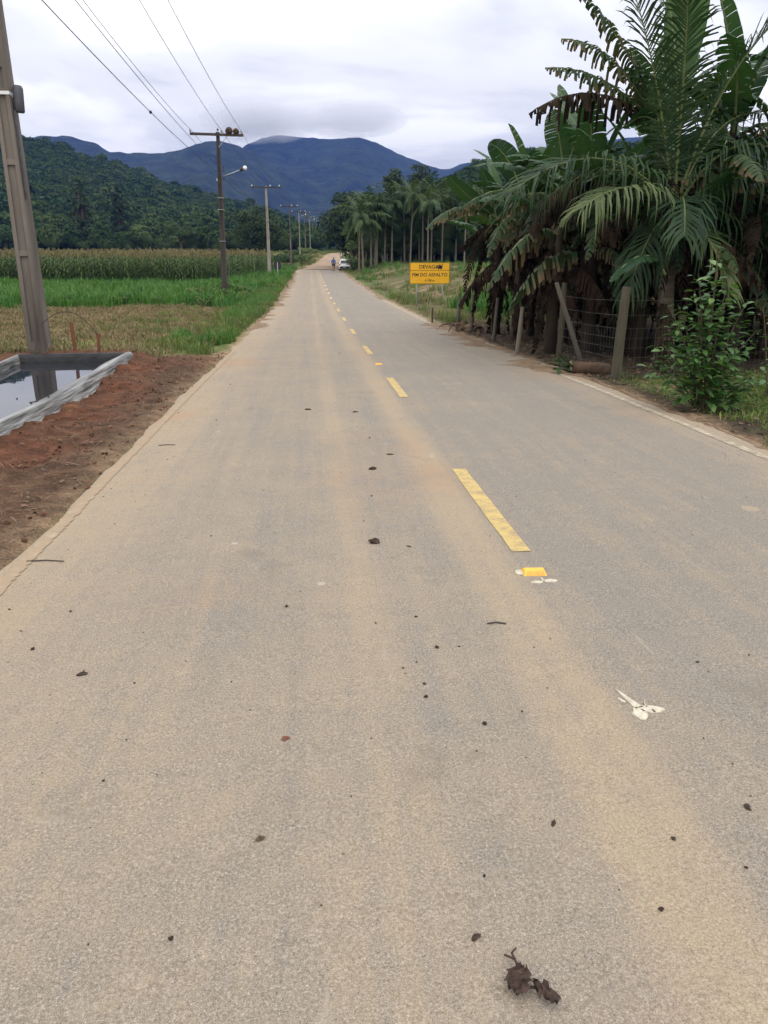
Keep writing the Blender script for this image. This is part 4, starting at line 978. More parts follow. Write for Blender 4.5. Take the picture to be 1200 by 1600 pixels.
banana(4.3, 17.7, 3.3, 'banana plant with a pair of blunt upright leaves, left of the coconut palm', grp, (2, 3, 4, 3), 12, 4, custom=[(B4, (4.15, 17.5, 4.1), (3.85, 17.3, 4.45), .3, .2, .1, 'banana', .9), (B4, (4.5, 17.5, 4.0), (4.7, 17.3, 4.5), .3, .2, .1, 'banana', .9)])
banana(3.75, 16.0, 2.5, 'banana plant wrapped in dead leaves beside the leaning pole', grp, (2, 3, 4), 14, 5)
B6 = (4.9, 13.9, 1.55)
banana(4.75, 12.95, 1.35, 'low banana plant whose leaf hangs over the thick fence post', grp, (), 3, 6, stem_r=.07, custom=[((4.7, 12.95, 1.3), (4.2, 12.7, 1.95), (3.55, 12.4, 1.2), .2, .35, .6, 'banana', 0)])
banana(6.75, 15.3, 4.3, 'tall banana plant at the top right, right of the tallest one', grp, (0, 1, 2, 5, 1, 2, 3), 6, 41, 1.25)
banana(7.6, 14.5, 3.9, 'tall broad leaved banana plant at the right edge behind the fence', grp, (0, 1, 5, 2, 1, 3), 6, 42, 1.25)
for i, (x, y, h) in enumerate([(5.0, 20.0, 3.1), (5.4, 22.5, 3.0), (6.2, 18.2, 3.3), (7.2, 16.4, 3.7), (8.2, 15.0, 3.5), (7.6, 18.8, 3.4), (9.6, 17.0, 3.6), (6.6, 15.2, 2.4), (9.4, 14.6, 3.2), (11.2, 16.0, 3.6), (6.8, 21, 3.2), (9, 20.5, 3.4), (11, 19, 3.4), (4.9, 17.0, 2.2), (7.0, 14.6, 2.0), (8.6, 13.9, 2.6), (5.6, 18.9, 2.2)]):
    banana(x, y, h, 'banana plant in the dark plantation behind the wire fence', 'plantation bananas', (1, 2, 3, 5, 4, 2), 7, 20 + i, 1.05)

x, y = field(900, 5.2, 30, 15.5, 36, lambda x, y: sst(5.0, 6.5, x - (y - 22) * .0) * (x > 4.6 + (y - 20) * .22))
scatter('plantation_thicket', np.column_stack([x, y, gz(x, y) + rng.uniform(.4, 3.0, len(x))]), yawrot(len(x), .2), rng.uniform(.85, 1.25, len(x)), [BG[2][0], BG[3][0], BG[4][0], BG[5][0], BD[0][0], BD[3][0]], 'dense dark banana foliage deep in the plantation')

x, y = field(1000, 4.0, 16, 13.2, 25, lambda x, y: (x > 3.9 + (y - 14) * .04) * 1.0)
scatter('plantation_canopy', np.column_stack([x, y, gz(x, y) + rng.uniform(1.9, 3.3, len(x))]), yawrot(len(x), .22), rng.uniform(.8, 1.2, len(x)), [BG[2][0], BG[3][0], BG[5][0], BG[4][0], BD[3][0]], 'roof of overlapping banana leaves shading the plantation')
for i, (x, y, h, lab) in enumerate([(4.75, 16.4, 3.3, 'banana plant with broad leaves just left of the coconut palm crown'), (5.95, 17.0, 4.0, 'banana plant with broad leaves behind the coconut palm'), (4.95, 18.8, 3.5, 'banana plant with tall leaves in the middle of the clump'), (4.6, 20.6, 3.0, 'banana plant with tall leaves towards the sign end of the clump')]):
    banana(x, y, h, lab, grp, (0, 1, 1, 2, 5, 2), 5, 50 + i, 1.15)

# ------------------------------------------------------------------ shrub by the right road edge
lm = MB(); lv = []
for s, w, z in ((0, .012, 0), (.3, .2, .03), (.62, .21, .02), (.86, .11, -.03), (1.0, .0, -.08)): lv += [(s, -w, z + w * .25), (s, 0, z), (s, w, z + w * .25)]
lm.add(lv, [(3 * i + j, 3 * i + 3 + j, 3 * i + 4 + j, 3 * i + 1 + j) for i in range(4) for j in range(2)])
leaf_me = lm.mesh('leaf', M['shrub_leaf'], True)
def shrub(loc, branches, lab, size, per, seed):
    g = random.Random(seed); e = empty('leafy_shrub', loc); tag(e, lab, 'shrub')
    cnt = 0; more = []
    for (dx, dy_, h) in branches:
        pts = bezier((g.uniform(-.06, .06), g.uniform(-.06, .06), -.1), (dx * .35, dy_ * .35, h * .6), (dx, dy_, h), 9)
        MB().tube([tuple(p) for p in pts[::2]], [.014, .011, .009, .006, .003], 5, False).build('branch', M['shrub_stem'], e)
        for k in range(per):
            f = .25 + .75 * (k + g.random() * .5) / per; p = bezier(pts[0], (dx * .35, dy_ * .35, h * .6), pts[-1], 41)[min(40, int(f * 40))]
            a = k * 2.4 + g.uniform(-.4, .4); q = g.uniform(.0, .14) * (1.15 - .5 * f)
            pl_ = (p[0] + q * math.cos(a), p[1] + q * math.sin(a), p[2] + g.uniform(-.02, .03)); rt_ = (g.uniform(-.5, .5), g.uniform(-.5, .45), a); sz_ = size * g.uniform(.55, 1.3) * (1.1 - .35 * f)
            if k % 2 == 0 and cnt < 300: link('leaf', leaf_me, e, pl_, rt_, sz_); cnt += 1
            else: more.append((pl_, rt_, sz_ * .9))
    mb = MB()
    for pl_, rt_, sz_ in more:
        mt = Matrix.Translation(pl_) @ Euler(rt_).to_matrix().to_4x4() @ Matrix.Scale(sz_, 4)
        mb.add([mt @ v.co for v in leaf_me.vertices], [tuple(p.vertices) for p in leaf_me.polygons])
    mb.build('inner_leaves', M['shrub_leaf'], e, smooth=True)['kind'] = 'stuff'
    return cnt
br = [(.02, .1, 1.8), (-.2, .1, 1.6), (-.38, .15, 1.25), (.2, .15, 1.55), (-.05, .0, 1.72), (.12, -.05, 1.45), (-.25, .05, 1.42), (-.45, .0, 1.02), (-.62, -.05, .82), (.3, 0, 1.1), (.45, .1, .75), (-.3, -.25, .7), (.15, -.3, .62), (.5, -.2, .42), (.72, -.15, .38), (-.7, .1, .55), (-.55, -.1, 1.15), (.42, .05, 1.3), (.62, .1, .95), (.85, 0, .5), (-.5, .2, .6), (.05, .2, 1.3)]
shrub((3.5, 8.9, float(gz(3.5, 8.9))), br, 'green leafy shrub beside the right road edge in front of the fence', .165, 44, 1)
shrub((4.72, 9.6, float(gz(4.72, 9.6))), [(.1, 0, 1.45), (.3, 0, 1.25), (-.15, .1, 1.2), (.25, .1, .9)], 'thin pale twiggy shrub behind the leafy one', .10, 20, 2)
shrub((5.9, 10.9, float(gz(5.9, 10.9))), [(.1, 0, .85), (.3, 0, .7), (-.25, .1, .75)], 'small sparse shrub by the fence at the right edge', .085, 13, 3)

# ------------------------------------------------------------------ fences and posts
def post_mesh(h, w, seed, mat, top=.85):
    g = random.Random(seed); mb = MB()
    mb.tube([(0, 0, -.3), (g.uniform(-.01, .01), 0, h * .5), (0, 0, h)], [w * .5, w * .48, w * .5 * top], 8, jit=.08); return mb.mesh('post', mat)
e = empty('wire_fence', (3.5, 11.7, float(gz(3.5, 11.7)))); tag(e, 'wire mesh fence with timber posts between road verge and plantation', 'fence')
bz = e.location.copy()
FP = [(3.42, 14.35, 1.45, .10), (3.52, 11.75, 1.42, .15), (6.9, 12.75, 1.3, .11), (10.2, 13.6, 1.3, .11)]
for i, (x, y, h, w) in enumerate(FP):
    mb = MB(); z0 = float(gz(x, y)) - bz.z
    mb.tube([(x - bz.x, y - bz.y, z0 - .3), (x - bz.x + .02, y - bz.y, z0 + h * .5), (x - bz.x + (.05 if i == 1 else .02), y - bz.y, z0 + h)], [w * .56, w * .53, w * .45], 8, jit=.06)
    mb.build('post', M['wood_post'], e)
for i in range(len(FP) - 1):
    (xa, ya, ha, _), (xb, yb, hb, _) = FP[i], FP[i + 1]; za, zb = float(gz(xa, ya)) - bz.z, float(gz(xb, yb)) - bz.z
    for hgt in (.05, .2, .35, .5, .65, .8, 1.0, 1.22):
        MB().tube([(xa - bz.x, ya - bz.y, za + hgt), ((xa + xb) / 2 - bz.x, (ya + yb) / 2 - bz.y, (za + zb) / 2 + hgt - .02), (xb - bz.x, yb - bz.y, zb + hgt)], .0028, 3, False).build('wire', M['fence_wire'], e)
    mb = MB(); ln = math.hypot(xb - xa, yb - ya); nst = int(ln / .11)
    for k in range(1, nst):
        f = k / nst; x, y, z = xa + (xb - xa) * f - bz.x, ya + (yb - ya) * f - bz.y, za + (zb - za) * f
        mb.tube([(x, y, z + .05), (x, y, z + .8)], .0018, 3, False)
    mb.build('wire_mesh', M['fence_wire'], e)['kind'] = 'stuff'
def post(name, x, y, h, w, mat, lab, grp_=None, lean=(0, 0), base=None):
    z0 = float(gz(x, y)) if base is None else base
    o = link(name, post_mesh(h, w, int(x * 100 + y), M[mat]), None, (x, y, z0), (lean[0], lean[1], 0)); tag(o, lab, 'post', grp_); return o
g_ = 'old posts beside the bananas'
post('wooden_post', 2.98, 27.2, .55, .07, 'wood_dark', 'shortest dark stub post left of the other old posts', g_)
post('wooden_post', 3.72, 26.3, 1.0, .10, 'wood_grey', 'grey old post nearest the yellow sign', g_, (.0, .04))
post('wooden_post', 3.42, 22.6, 1.05, .10, 'wood_grey', 'grey old post at the left end of the banana clump', g_, (0, .03))
post('wooden_post', 3.40, 19.6, 1.05, .09, 'wood_grey', 'grey post half hidden among brown banana leaves', g_, (0, .05))
post('whitish_post', 3.05, 15.95, .98, .10, 'wood_pale', 'pale cylindrical post standing before the brown banana skirt', g_, (0, .06))
o = link('leaning_pole', post_mesh(1.55, .09, 5, M['wood_grey']), None, (3.68, 13.75, float(gz(3.68, 13.75))), (0, R(-22), 0)); tag(o, 'grey pole leaning left against the fence', 'pole')
lg = MB().tube([(-.30, 0, 0), (-.1, .01, .0), (.12, 0, .01), (.30, 0, 0)], [.105, .115, .11, .10], 12, jit=.05).build('cut_log', M['log'], None, (3.42, 12.55, float(gz(3.42, 12.55)) + .09), (0, 0, R(-35)), True); tag(lg, 'short brown cut log lying left of the thick fence post', 'log')
# pile of cut brown banana leaves by the old posts
pl = np.column_stack([rng.normal(3.35, .3, 60), rng.normal(23.6, .9, 60)]); 
scatter('brown_leaf_pile', np.column_stack([pl, gz(pl[:, 0], pl[:, 1]) + rng.uniform(.02, .22, 60)]), yawrot(60, .5), rng.uniform(1.5, 4.5, 60), straws[4:], 'heap of brown cut banana trash by the old posts')
pl = np.column_stack([rng.normal(3.25, .14, 26), rng.normal(13.3, .35, 26)])
scatter('cut_leaf_pieces', np.column_stack([pl, gz(pl[:, 0], pl[:, 1]) + rng.uniform(.02, .10, 26)]), yawrot(26, .4), rng.uniform(1.2, 3.2, 26), [scrap(70 + i, .16, .035, M['banana_torn']) for i in range(3)] + [scrap(80, .2, .03, M['straw'])], 'cut pale leaf pieces at the foot of the leaning pole')

# ------------------------------------------------------------------ road sign
z0 = float(gz(4.45, 37.6)); e = empty('warning_sign', (4.42, 37.6, z0)); tag(e, 'yellow rectangular road sign with black lettering on the right bank', 'sign'); e.rotation_euler = (0, 0, R(-4))
SZ = .35 - z0
mb = MB(); mb.box((0, 0, SZ + .47), (1.88, .025, .97)); mb.build('panel', M['sign_yellow'], e)
def frame_(x0, x1, za, zb, y=-.0155):
    t_ = .014
    for c, d in (((x0 + x1) / 2, za), ((x0 + x1) / 2, zb)): MB().box((c, y, d), (x1 - x0, .003, t_)).build('border_line', M['sign_black'], e)
    for c in (x0, x1): MB().box((c, y + .0004, (za + zb) / 2), (t_, .003, zb - za)).build('border_line', M['sign_black'], e)
frame_(-.925, .925, SZ + .005, SZ + .94)
MB().box((0, -.0155, SZ + .60), (1.85, .003, .016)).build('border_line', M['sign_black'], e)
def text(body, size, x, z, parent, mat, ext=.002, bold=.012):
    cu = bpy.data.curves.new('lettering', 'FONT'); cu.body = body; cu.size = size; cu.align_x = 'CENTER'; cu.extrude = ext; cu.offset = bold * size
    to = bpy.data.objects.new('lettering_curve', cu); COL.objects.link(to); dg = bpy.context.evaluated_depsgraph_get(); dg.update()
    me = bpy.data.meshes.new_from_object(to.evaluated_get(dg)); me.materials.clear(); me.materials.append(mat)
    bpy.data.objects.remove(to); o = link('lettering', me, parent, (x, -.016, z), (R(90), 0, 0)); o['label'] = 'black lettering reading ' + body; return o
text('DEVAGAR', .235, .02, SZ + .685, e, M['sign_black'], bold=.014)
text('FIM DO ASFALTO', .215, 0, SZ + .33, e, M['sign_black'], bold=.014)
text('A 100 m', .135, .0, SZ + .10, e, M['sign_black'], bold=.02)
# scorched blot over the last letters
mb = MB()
for i in range(26):
    cx, cz = random.gauss(.47, .075), random.gauss(.755, .045); r_ = random.uniform(.02, .06)
    mb.add([(cx + r_ * math.cos(k) * random.uniform(.5, 1.2), -.0195 - .0002 * i, SZ + cz + r_ * math.sin(k) * random.uniform(.5, 1.0)) for k in np.linspace(0, 5.4, 7)], [tuple(range(7))])
mb.build('dark_blot', M['sign_black'], e)['label'] = 'black blot over the last letters of the top line'
for x in (-.6, .62): MB().tube([(x, .04, -.3), (x, .04, SZ + .9)], .032, 8).build('post', M['galv'], e, smooth=True)

# back of a round sign at the left edge
z0 = float(gz(-4.2, 76)); e = empty('round_sign', (-4.2, 76, z0)); tag(e, 'round traffic sign seen from its black back by the corn', 'sign')
MB().tube([(0, .03, -.2), (0, .03, 1.75)], .028, 8).build('post', M['galv'], e, smooth=True)
d_ = MB(); d_.tube([(0, .06, 0), (0, .075, 0)], .38, 28); d_.build('disc', M['black_metal'], e, (0, 0, 1.45))

# ------------------------------------------------------------------ utility poles
def hpole(mb, h, a0, b0, a1, b1, zb=-.6, steps=1.15, rec=.045):
    """concrete pole with recessed faces and step bars"""
    def lerp(z): f = (z - zb) / (h - zb); return a0 + (a1 - a0) * f, b0 + (b1 - b0) * f
    def pr_(x0f, x1f, y0f, y1f, za, zb_):
        vs = []
        for z in (za, zb_):
            a, b_ = lerp(z)
            for fx, fy in ((x0f, y0f), (x1f, y0f), (x1f, y1f), (x0f, y1f)): vs.append((fx(a), fy(b_), z))
        mb.add(vs, [(0, 3, 2, 1), (4, 5, 6, 7), (0, 1, 5, 4), (1, 2, 6, 5), (2, 3, 7, 6), (3, 0, 4, 7)])
    fl = .24
    pr_(lambda a: -a / 2, lambda a: -a / 2 + a * fl, lambda b_: -b_ / 2, lambda b_: b_ / 2, zb, h)
    pr_(lambda a: a / 2 - a * fl, lambda a: a / 2, lambda b_: -b_ / 2, lambda b_: b_ / 2, zb, h)
    pr_(lambda a: -a / 2 + a * fl, lambda a: a / 2 - a * fl, lambda b_: -b_ / 2 + rec, lambda b_: b_ / 2 - rec, zb, h - .002)
    z = 1.06 - steps if steps > 1.3 else .62
    z = max(z, .25)
    pr_(lambda a: -a / 2 + a * fl, lambda a: a / 2 - a * fl, lambda b_: -b_ / 2 + .004, lambda b_: b_ / 2 - .004, zb, z)
    while z < h - .3:
        z += steps
        pr_(lambda a: -a / 2 + a * fl, lambda a: a / 2 - a * fl, lambda b_: -b_ / 2 + .008, lambda b_: b_ / 2 - .008, z, z + .09)
INS = [(0, 0), (.018, 0), (.02, .05), (.075, .055), (.07, .085), (.035, .10), (.055, .13), (.05, .155), (.022, .17), (.02, .19)]
def utility_pole(x, y, h, lab, mat='concrete_dark', arm=(-1.45, 1.35), ins=(-1.42, .22, 1.26), lamp=None, tilt=0.0, size=(.23, .33, .13, .17), brace=True, z0=None, insmat='porcelain', armmat='wood_dark', racks=False, name='utility_pole', steps=1.15):
    z0 = float(gz(x, y)) if z0 is None else z0
    e = empty(name, (x, y, z0)); e.rotation_euler = (0, tilt, 0); tag(e, lab, 'pole', 'power poles along the left of the road')
    mb = MB(); hpole(mb, h, *size, steps=steps); mb.build('shaft', M[mat], e)
    yo = -size[3] / 2 - .055
    MB().box(((arm[0] + arm[1]) / 2, yo, h - .14), (arm[1] - arm[0], .10, .125)).build('crossarm', M[armmat], e)
    if brace:
        MB().tube([(.03, yo + .01, h - .75), (.5, yo + .02, h - .2)], .018, 5).build('brace', M['galv'], e)
    for k in ins:
        MB().lathe(INS, 10, (k, yo, h - .0775)).build('insulator', M[insmat], e, smooth=True)
    for zz in (h * .36, h * .55, h * .62):
        if zz < h - 1 and y > 20: MB().box((0, -.002, zz), (size[0] * .96, size[1] * .97, .025)).build('band', M['galv'], e)
    if racks:
        for zz in (h - 1.72, h - 1.9, h - 2.3): MB().lathe([(.02, -.05), (.045, -.04), (.03, 0), (.045, .04), (.02, .05)], 8, (size[2] * .5 + .14, -.05, zz)).build('spool_insulator', M['black_metal'], e)
        MB().box((-size[2] * .5 - .06, 0, h - 2.35), (.10, .08, .12)).build('clamp', M['galv'], e)
    if lamp:
        lx, lz, lh = lamp
        MB().tube([(size[2] * .5, -.02, h - lh), (size[2] * .5 + lx * .5, -.04, h - lh + lz * .46), (size[2] * .5 + lx, -.06, h - lh + lz)], .026, 6).build('lamp_arm', M['galv'], e, smooth=True)
        hd = MB().tube([(size[2] * .5 + lx - .03, -.06, h - lh + lz - .02), (size[2] * .5 + lx + .14, -.07, h - lh + lz + .05)], [.075, .10], 10).build('lamp_head', M['black_metal'], e, smooth=True)
        vs, fs = blob((size[2] * .5 + lx + .24, -.08, h - lh + lz + .09), (.115, .115, .115), 14, 9, 0); MB().add(vs, fs).build('lamp_globe', M['lamp_glass'], hd, smooth=True)
    return e
# near pole standing in the pond
p1 = utility_pole(-6.1, 14.6, 9.15, 'big grey concrete pole behind the pond at the left edge', arm=(-1.45, 1.3), ins=(-1.25, .3, .97), size=(.30, .42, .17, .22), z0=-.10, brace=False, steps=1.44)
bx = MB().lathe([(.07, 0), (.082, .02), (.082, .36), (.06, .40)], 14).build('cable_box', M['box_grey'], p1, (.205, -.03, 3.93), (0, R(3), 0), True)
MB().box((.12, -.03, 4.16), (.07, .05, .03)).build('bracket', M['galv'], p1)
MB().box((0, 0, 4.20), (.245, .336, .05)).build('strap', M['porcelain_white'], p1)
MB().tube([(.15, -.10, 3.95), (.155, -.11, 3.6), (.145, -.10, 2.6)], .02, 6).build('conduit', M['box_grey'], p1)
p2 = utility_pole(-6.05, 46, 8.6, 'dark pole with a street lamp and bird nests on its crossarm', mat='wood_dark', size=(.33, .40, .17, .20), lamp=(1.05, .38, 2.2), tilt=R(1.0), racks=True, z0=-.72)
p3 = utility_pole(-5.4, 85, 8.75, 'pale concrete pole in front of the corn and dark tree', mat='concrete_pale', size=(.36, .42, .19, .22), insmat='porcelain_white', z0=-.42, brace=False, arm=(-1.5, 1.5), ins=(-1.4, .45, 1.35))
fars = [(-3.9, 120, 'slim dark pole with crossarm beyond the round sign'), (-2.9, 150, 'pole with a white lamp head, next beyond the slim dark one'), (-2.0, 184, 'distant pole at the foot of the far hill, sixth of the line'), (-.9, 214, 'distant pole with a lamp, seventh of the line'), (.1, 248, 'very distant pole, eighth of the line'), (1.3, 284, 'very distant pole, last of the line')]
fp = []
for i, (x, y, lab) in enumerate(fars):
    fp.append(utility_pole(x, y, 8.75, lab, mat='concrete_dark' if i % 2 == 0 else 'concrete_pale', insmat='porcelain_white', lamp=(.9, .3, .9) if i in (1, 3) else None, brace=False, arm=(-1.3, 1.3), ins=(-1.2, .35, 1.15)))
# ovenbird mud nests on the crossarm of the second pole
for i, (dx, r_) in enumerate(((.62, .20), (.99, .17))):
    q = MB(); q.lathe([(r_ * .75, 0), (r_, r_ * .35), (r_ * .97, r_ * .8), (r_ * .75, r_ * 1.25), (r_ * .35, r_ * 1.52), (.01, r_ * 1.6)], 12)
    o = q.build('mud_nest', M['clay'], None, (-6.05 + dx + .14, 45.86, 7.805 - .01 * i), None, True); tag(o, ['larger domed mud bird nest on the crossarm of the dark pole', 'smaller domed mud bird nest towards the crossarm tip'][i], 'bird nest', 'mud nests on the crossarm')
    MB().tube([(-.03, -r_ * .93, r_ * .75), (-.03, -r_ * .99, r_ * .72)], [r_ * .3, r_ * .3], 8).build('entrance', M['sign_black'], o)

# wires
def catenary(a, b_, sag, n=14):
    a, b_ = np.array(a, float), np.array(b_, float)
    return [tuple(a * (1 - t_) + b_ * t_ - np.array((0, 0, sag * 4 * t_ * (1 - t_)))) for t_ in np.linspace(0, 1, n)]
HP1 = 9.15 - .10 + .11; Y1 = 14.6 - .165
pts2 = [(-7.33, 45.86, 7.99), (-5.69, 45.86, 7.96), (-4.65, 45.86, 7.94)]
names = ['left power wire running from the near pole to the dark pole crossarm', 'middle power wire meeting the crossarm beside the mud nests', 'right power wire meeting the crossarm tip']
for i, k in enumerate((-1.25, .3, .97)):
    line = catenary((-6.1 + k, Y1, HP1), pts2[i], .35)
    p3x = [-6.8, -4.95, -4.05][i]; line += catenary(pts2[i], (p3x, 84.86, 8.44), .45)[1:]
    pv = (p3x, 84.86, 8.44)
    for j, (fx, fy, _) in enumerate(fars):
        nxp = (fx + (-1.2, .35, 1.15)[i], fy - .14, float(gz(fx, fy)) + 8.86); line += catenary(pv, nxp, .35, 8)[1:]; pv = nxp
    o = MB().tube(line, .0095, 4, False).build('power_line', M['wire']); tag(o, names[i], 'wire', 'power wires')
o = MB().tube(catenary((-6.35, Y1, 6.55), (-6.02, 45.9, 5.9), .25) + catenary((-6.02, 45.9, 5.9), (-5.45, 84.9, 6.1), .3)[1:], .011, 4, False).build('service_line', M['wire']); tag(o, 'lowest wire, carrying a small dark splice, left of the others', 'wire', 'low service wires')
sx = catenary((-6.35, Y1, 6.55), (-6.02, 45.9, 5.9), .25, 60)[26]
vs, fs = blob((0, 0, 0), (.05, .09, .05), 8, 6, 0); MB().add(vs, fs).build('splice', M['wire'], o, sx)
o = MB().tube(catenary((-6.2, Y1, 7.25), (-5.98, 45.9, 6.2), .25) + catenary((-5.98, 45.9, 6.2), (-5.42, 84.9, 6.4), .3)[1:], .009, 4, False).build('service_line', M['wire']); tag(o, 'thin wire just above the lowest one', 'wire', 'low service wires')
for zz in (6.55, 7.25): MB().box((-.12, -.17, zz + .10), (.36, .06, .10)).build('wire_clamp', M['galv'], p1)

# ------------------------------------------------------------------ pond
m, t, b, o_ = newmat('pond_water'); b.inputs['Base Color'].default_value = (.018, .02, .025, 1); b.inputs['Roughness'].default_value = .012; b.inputs['IOR'].default_value = 1.33
b.inputs['Specular IOR Level'].default_value = .5
tcn = N(t, 'ShaderNodeTexCoord'); nz = N(t, 'ShaderNodeTexNoise', i_Scale=3.0, i_Detail=2.0); L(t, tcn, 'Object', nz, 'Vector'); bp = N(t, 'ShaderNodeBump', i_Strength=.04, i_Distance=.008); L(t, nz, 'Fac', bp, 'Height'); L(t, bp, 0, b, 'Normal')
wv = MB().add([(POND[0] - .02, POND[1], WATER_Z), (POND[2] + .02, POND[1], WATER_Z), (POND[2] + .02, POND[3] + .02, WATER_Z), (POND[0] - .02, POND[3] + .02, WATER_Z)], [(0, 1, 2, 3)])
tag(wv.build('pond_water', m), 'still water in the lined pond', kind='structure')
def liner(path, prof, seed, mat, name, parent, wr=.011, step=.05):
    path = [Vector((*p, 0)) for p in path]; pts = []
    for a, c in zip(path[:-1], path[1:]):
        k = max(2, int((c - a).length / step))
        for i in range(k): pts.append(a.lerp(c, i / k))
    pts.append(path[-1]); V = []
    for i, p in enumerate(pts):
        T = (pts[min(i + 3, len(pts) - 1)] - pts[max(i - 3, 0)]).normalized(); nr = Vector((T.y, -T.x, 0))
        for j, (o_, z_) in enumerate(prof):
            s_ = i * step; q = (float(vnoise(s_ * 1.0 + j * .25, j * .12, 1.1, seed)) - .5) * 2; q2 = (float(vnoise(s_ + j * .10, j * .08, 5.0, seed + 1)) - .5) * .7
            hang = (float(vnoise(s_, 0, 1.3, seed + 2)) - .3) * .10 if j == len(prof) - 1 else 0
            V.append(p + nr * (o_ + wr * (q + q2) * (1 if j > 1 else .4)) + Vector((0, 0, z_ + wr * .55 * q - hang)))
    return link(name, np_mesh(name, np.array([tuple(v) for v in V]), grid_faces(len(pts), len(prof)), mat, True), parent)
PR = [(-.11, -.6), (-.085, -.18), (-.06, -.05), (-.025, .0), (.02, .012), (.06, .0), (.08, -.04), (.095, -.09), (.11, -.13), (.13, -.175)]
e = empty('pond_liner', (0, 0, 0)); tag(e, 'grey plastic pond liner folded over the rim of the red bank', 'pond liner')
liner([(-4.42, 13.95), (-4.44, 12.5), (-4.36, 10.5), (-4.36, 9.0), (-4.44, 7.0), (-4.42, 2.9)], [(-o_, z_) for o_, z_ in PR], 5, M['liner_pale'], 'front_fold', e)
liner([(-6.25, 13.85), (-5.4, 13.9), (-4.42, 13.85)], [(-o_, z_ - .01) for o_, z_ in PR[:6]] , 7, M['liner_black'], 'back_fold', e)
liner([(-6.2, 2.9), (-6.16, 8), (-6.1, 12), (-6.24, 13.9)], [(-o_ * .6, z_ - .02) for o_, z_ in PR[:7]], 9, M['liner_pale'], 'side_fold', e)
o = link('wooden_stake', post_mesh(.56, .065, 3, M['wood_red']), None, (-5.44, 14.45, -.08), (0, R(-2), 0)); tag(o, 'taller reddish wooden stake on the far pond edge right of the concrete pole', 'stake', 'stakes by the pond')
o = link('wooden_stake', post_mesh(.34, .065, 4, M['wood_red']), None, (-5.08, 14.65, -.08), (0, R(2), 0)); tag(o, 'shorter brown stake on the soil beyond the pond', 'stake', 'stakes by the pond')
def cable(name, a, mid, b_, lab, r_=.008): tag(MB().tube([tuple(p) for p in bezier(a, mid, b_, 18)], r_, 5, False).build(name, M['black_metal'], smooth=True), lab, 'cable', 'loose cables by the pond')
cable('loose_cable', (-6.05, 12.3, .04), (-5.4, 10.7, -.5), (-4.32, 9.35, .02), 'dark cable dipping into the pond and over the liner')
cable('loose_cable', (-6.05, 12.2, .04), (-5.5, 10.4, -.62), (-5.0, 10.2, -.14), 'dark cable sagging from the pond edge into the water')
cable('loose_cable', (-5.95, 14.4, .45), (-5.4, 14.4, .95), (-5.08, 14.6, .25), 'thin cable arching from the pole over the stakes', .006)

# ------------------------------------------------------------------ white car
def car(loc, rz):
    e = empty('parked_car', loc, rz); tag(e, 'white hatchback parked at the right edge where the asphalt ends', 'car')
    st = [(-2.0, .55, .62, .28, .62, .64, .60), (-1.92, .74, .80, .24, .70, .88, .66), (-1.72, .80, .85, .22, .82, 1.36, .60), (-1.35, .80, .86, .22, .86, 1.49, .58), (-.4, .80, .86, .20, .88, 1.52, .58), (.35, .80, .86, .20, .88, 1.46, .56), (.95, .80, .85, .20, .86, .97, .66), (1.5, .78, .83, .22, .76, .86, .66), (1.85, .70, .76, .26, .62, .70, .60), (1.98, .50, .58, .30, .52, .56, .50)]
    mb = MB(); vs = []
    for y, wb, wm, zb_, zm, zt, wt in st:
        vs += [(-wb, y, zb_), (-wm, y, (zb_ + zm) / 2), (-wm * .985, y, zm), (-wt, y, zt), (-wt * .5, y, zt + .025), (wt * .5, y, zt + .025), (wt, y, zt), (wm * .985, y, zm), (wm, y, (zb_ + zm) / 2), (wb, y, zb_)]
    fs = []
    for i in range(len(st) - 1):
        for k in range(9): fs.append((i * 10 + k, i * 10 + k + 1, i * 10 + 11 + k, i * 10 + 10 + k))
        fs.append((i * 10 + 9, i * 10, i * 10 + 10, i * 10 + 19))
    fs += [tuple(range(10)), tuple((len(st) - 1) * 10 + k for k in reversed(range(10)))]
    mb.add(vs, fs).build('body', M['car_white'], e, smooth=False)
    MB().add([(-.56, -1.915, .93), (.56, -1.915, .93), (.50, -1.755, 1.32), (-.50, -1.755, 1.32)], [(0, 1, 2, 3)]).build('rear_window', M['car_glass'], e)
    for s_ in (-1, 1):
        for a_, b_ in ((-1.45, -.5), (-.42, .42)):
            q = [(s_ * .85, a_, .93), (s_ * .85, b_ + (.28 if b_ > 0 else 0), .93), (s_ * .625, b_, 1.40), (s_ * .625, a_ + .05, 1.40)]
            MB().add(q, [(0, 1, 2, 3)]).build('side_window', M['car_glass'], e)
        MB().box((s_ * .66, -1.935, .80), (.17, .06, .26)).build('tail_light', M['car_red'], e)
        MB().box((s_ * .93, .55, .95), (.14, .10, .10)).build('mirror', M['car_black'], e)
        for y in (-1.25, 1.25):
            w = MB().tube([(s_ * .70, y, .29), (s_ * .88, y, .29)], .29, 18).build('wheel', M['rubber'], e)
            MB().tube([(s_ * .875, y, .29), (s_ * .885, y, .29)], .18, 14).build('rim', M['steel'], w)
    MB().box((0, -1.98, .42), (1.34, .10, .26)).build('bumper', M['car_black'], e)
    MB().box((0, -2.035, .45), (.40, .01, .11)).build('number_plate', M['steel'], e)
    MB().add([(-.55, 1.02, .96), (.55, 1.02, .96), (.48, .45, 1.40), (-.48, .45, 1.40)], [(0, 1, 2, 3)]).build('windscreen', M['car_glass'], e)
car((3.75, 112.0, float(zr(112)) - .02), R(-6))

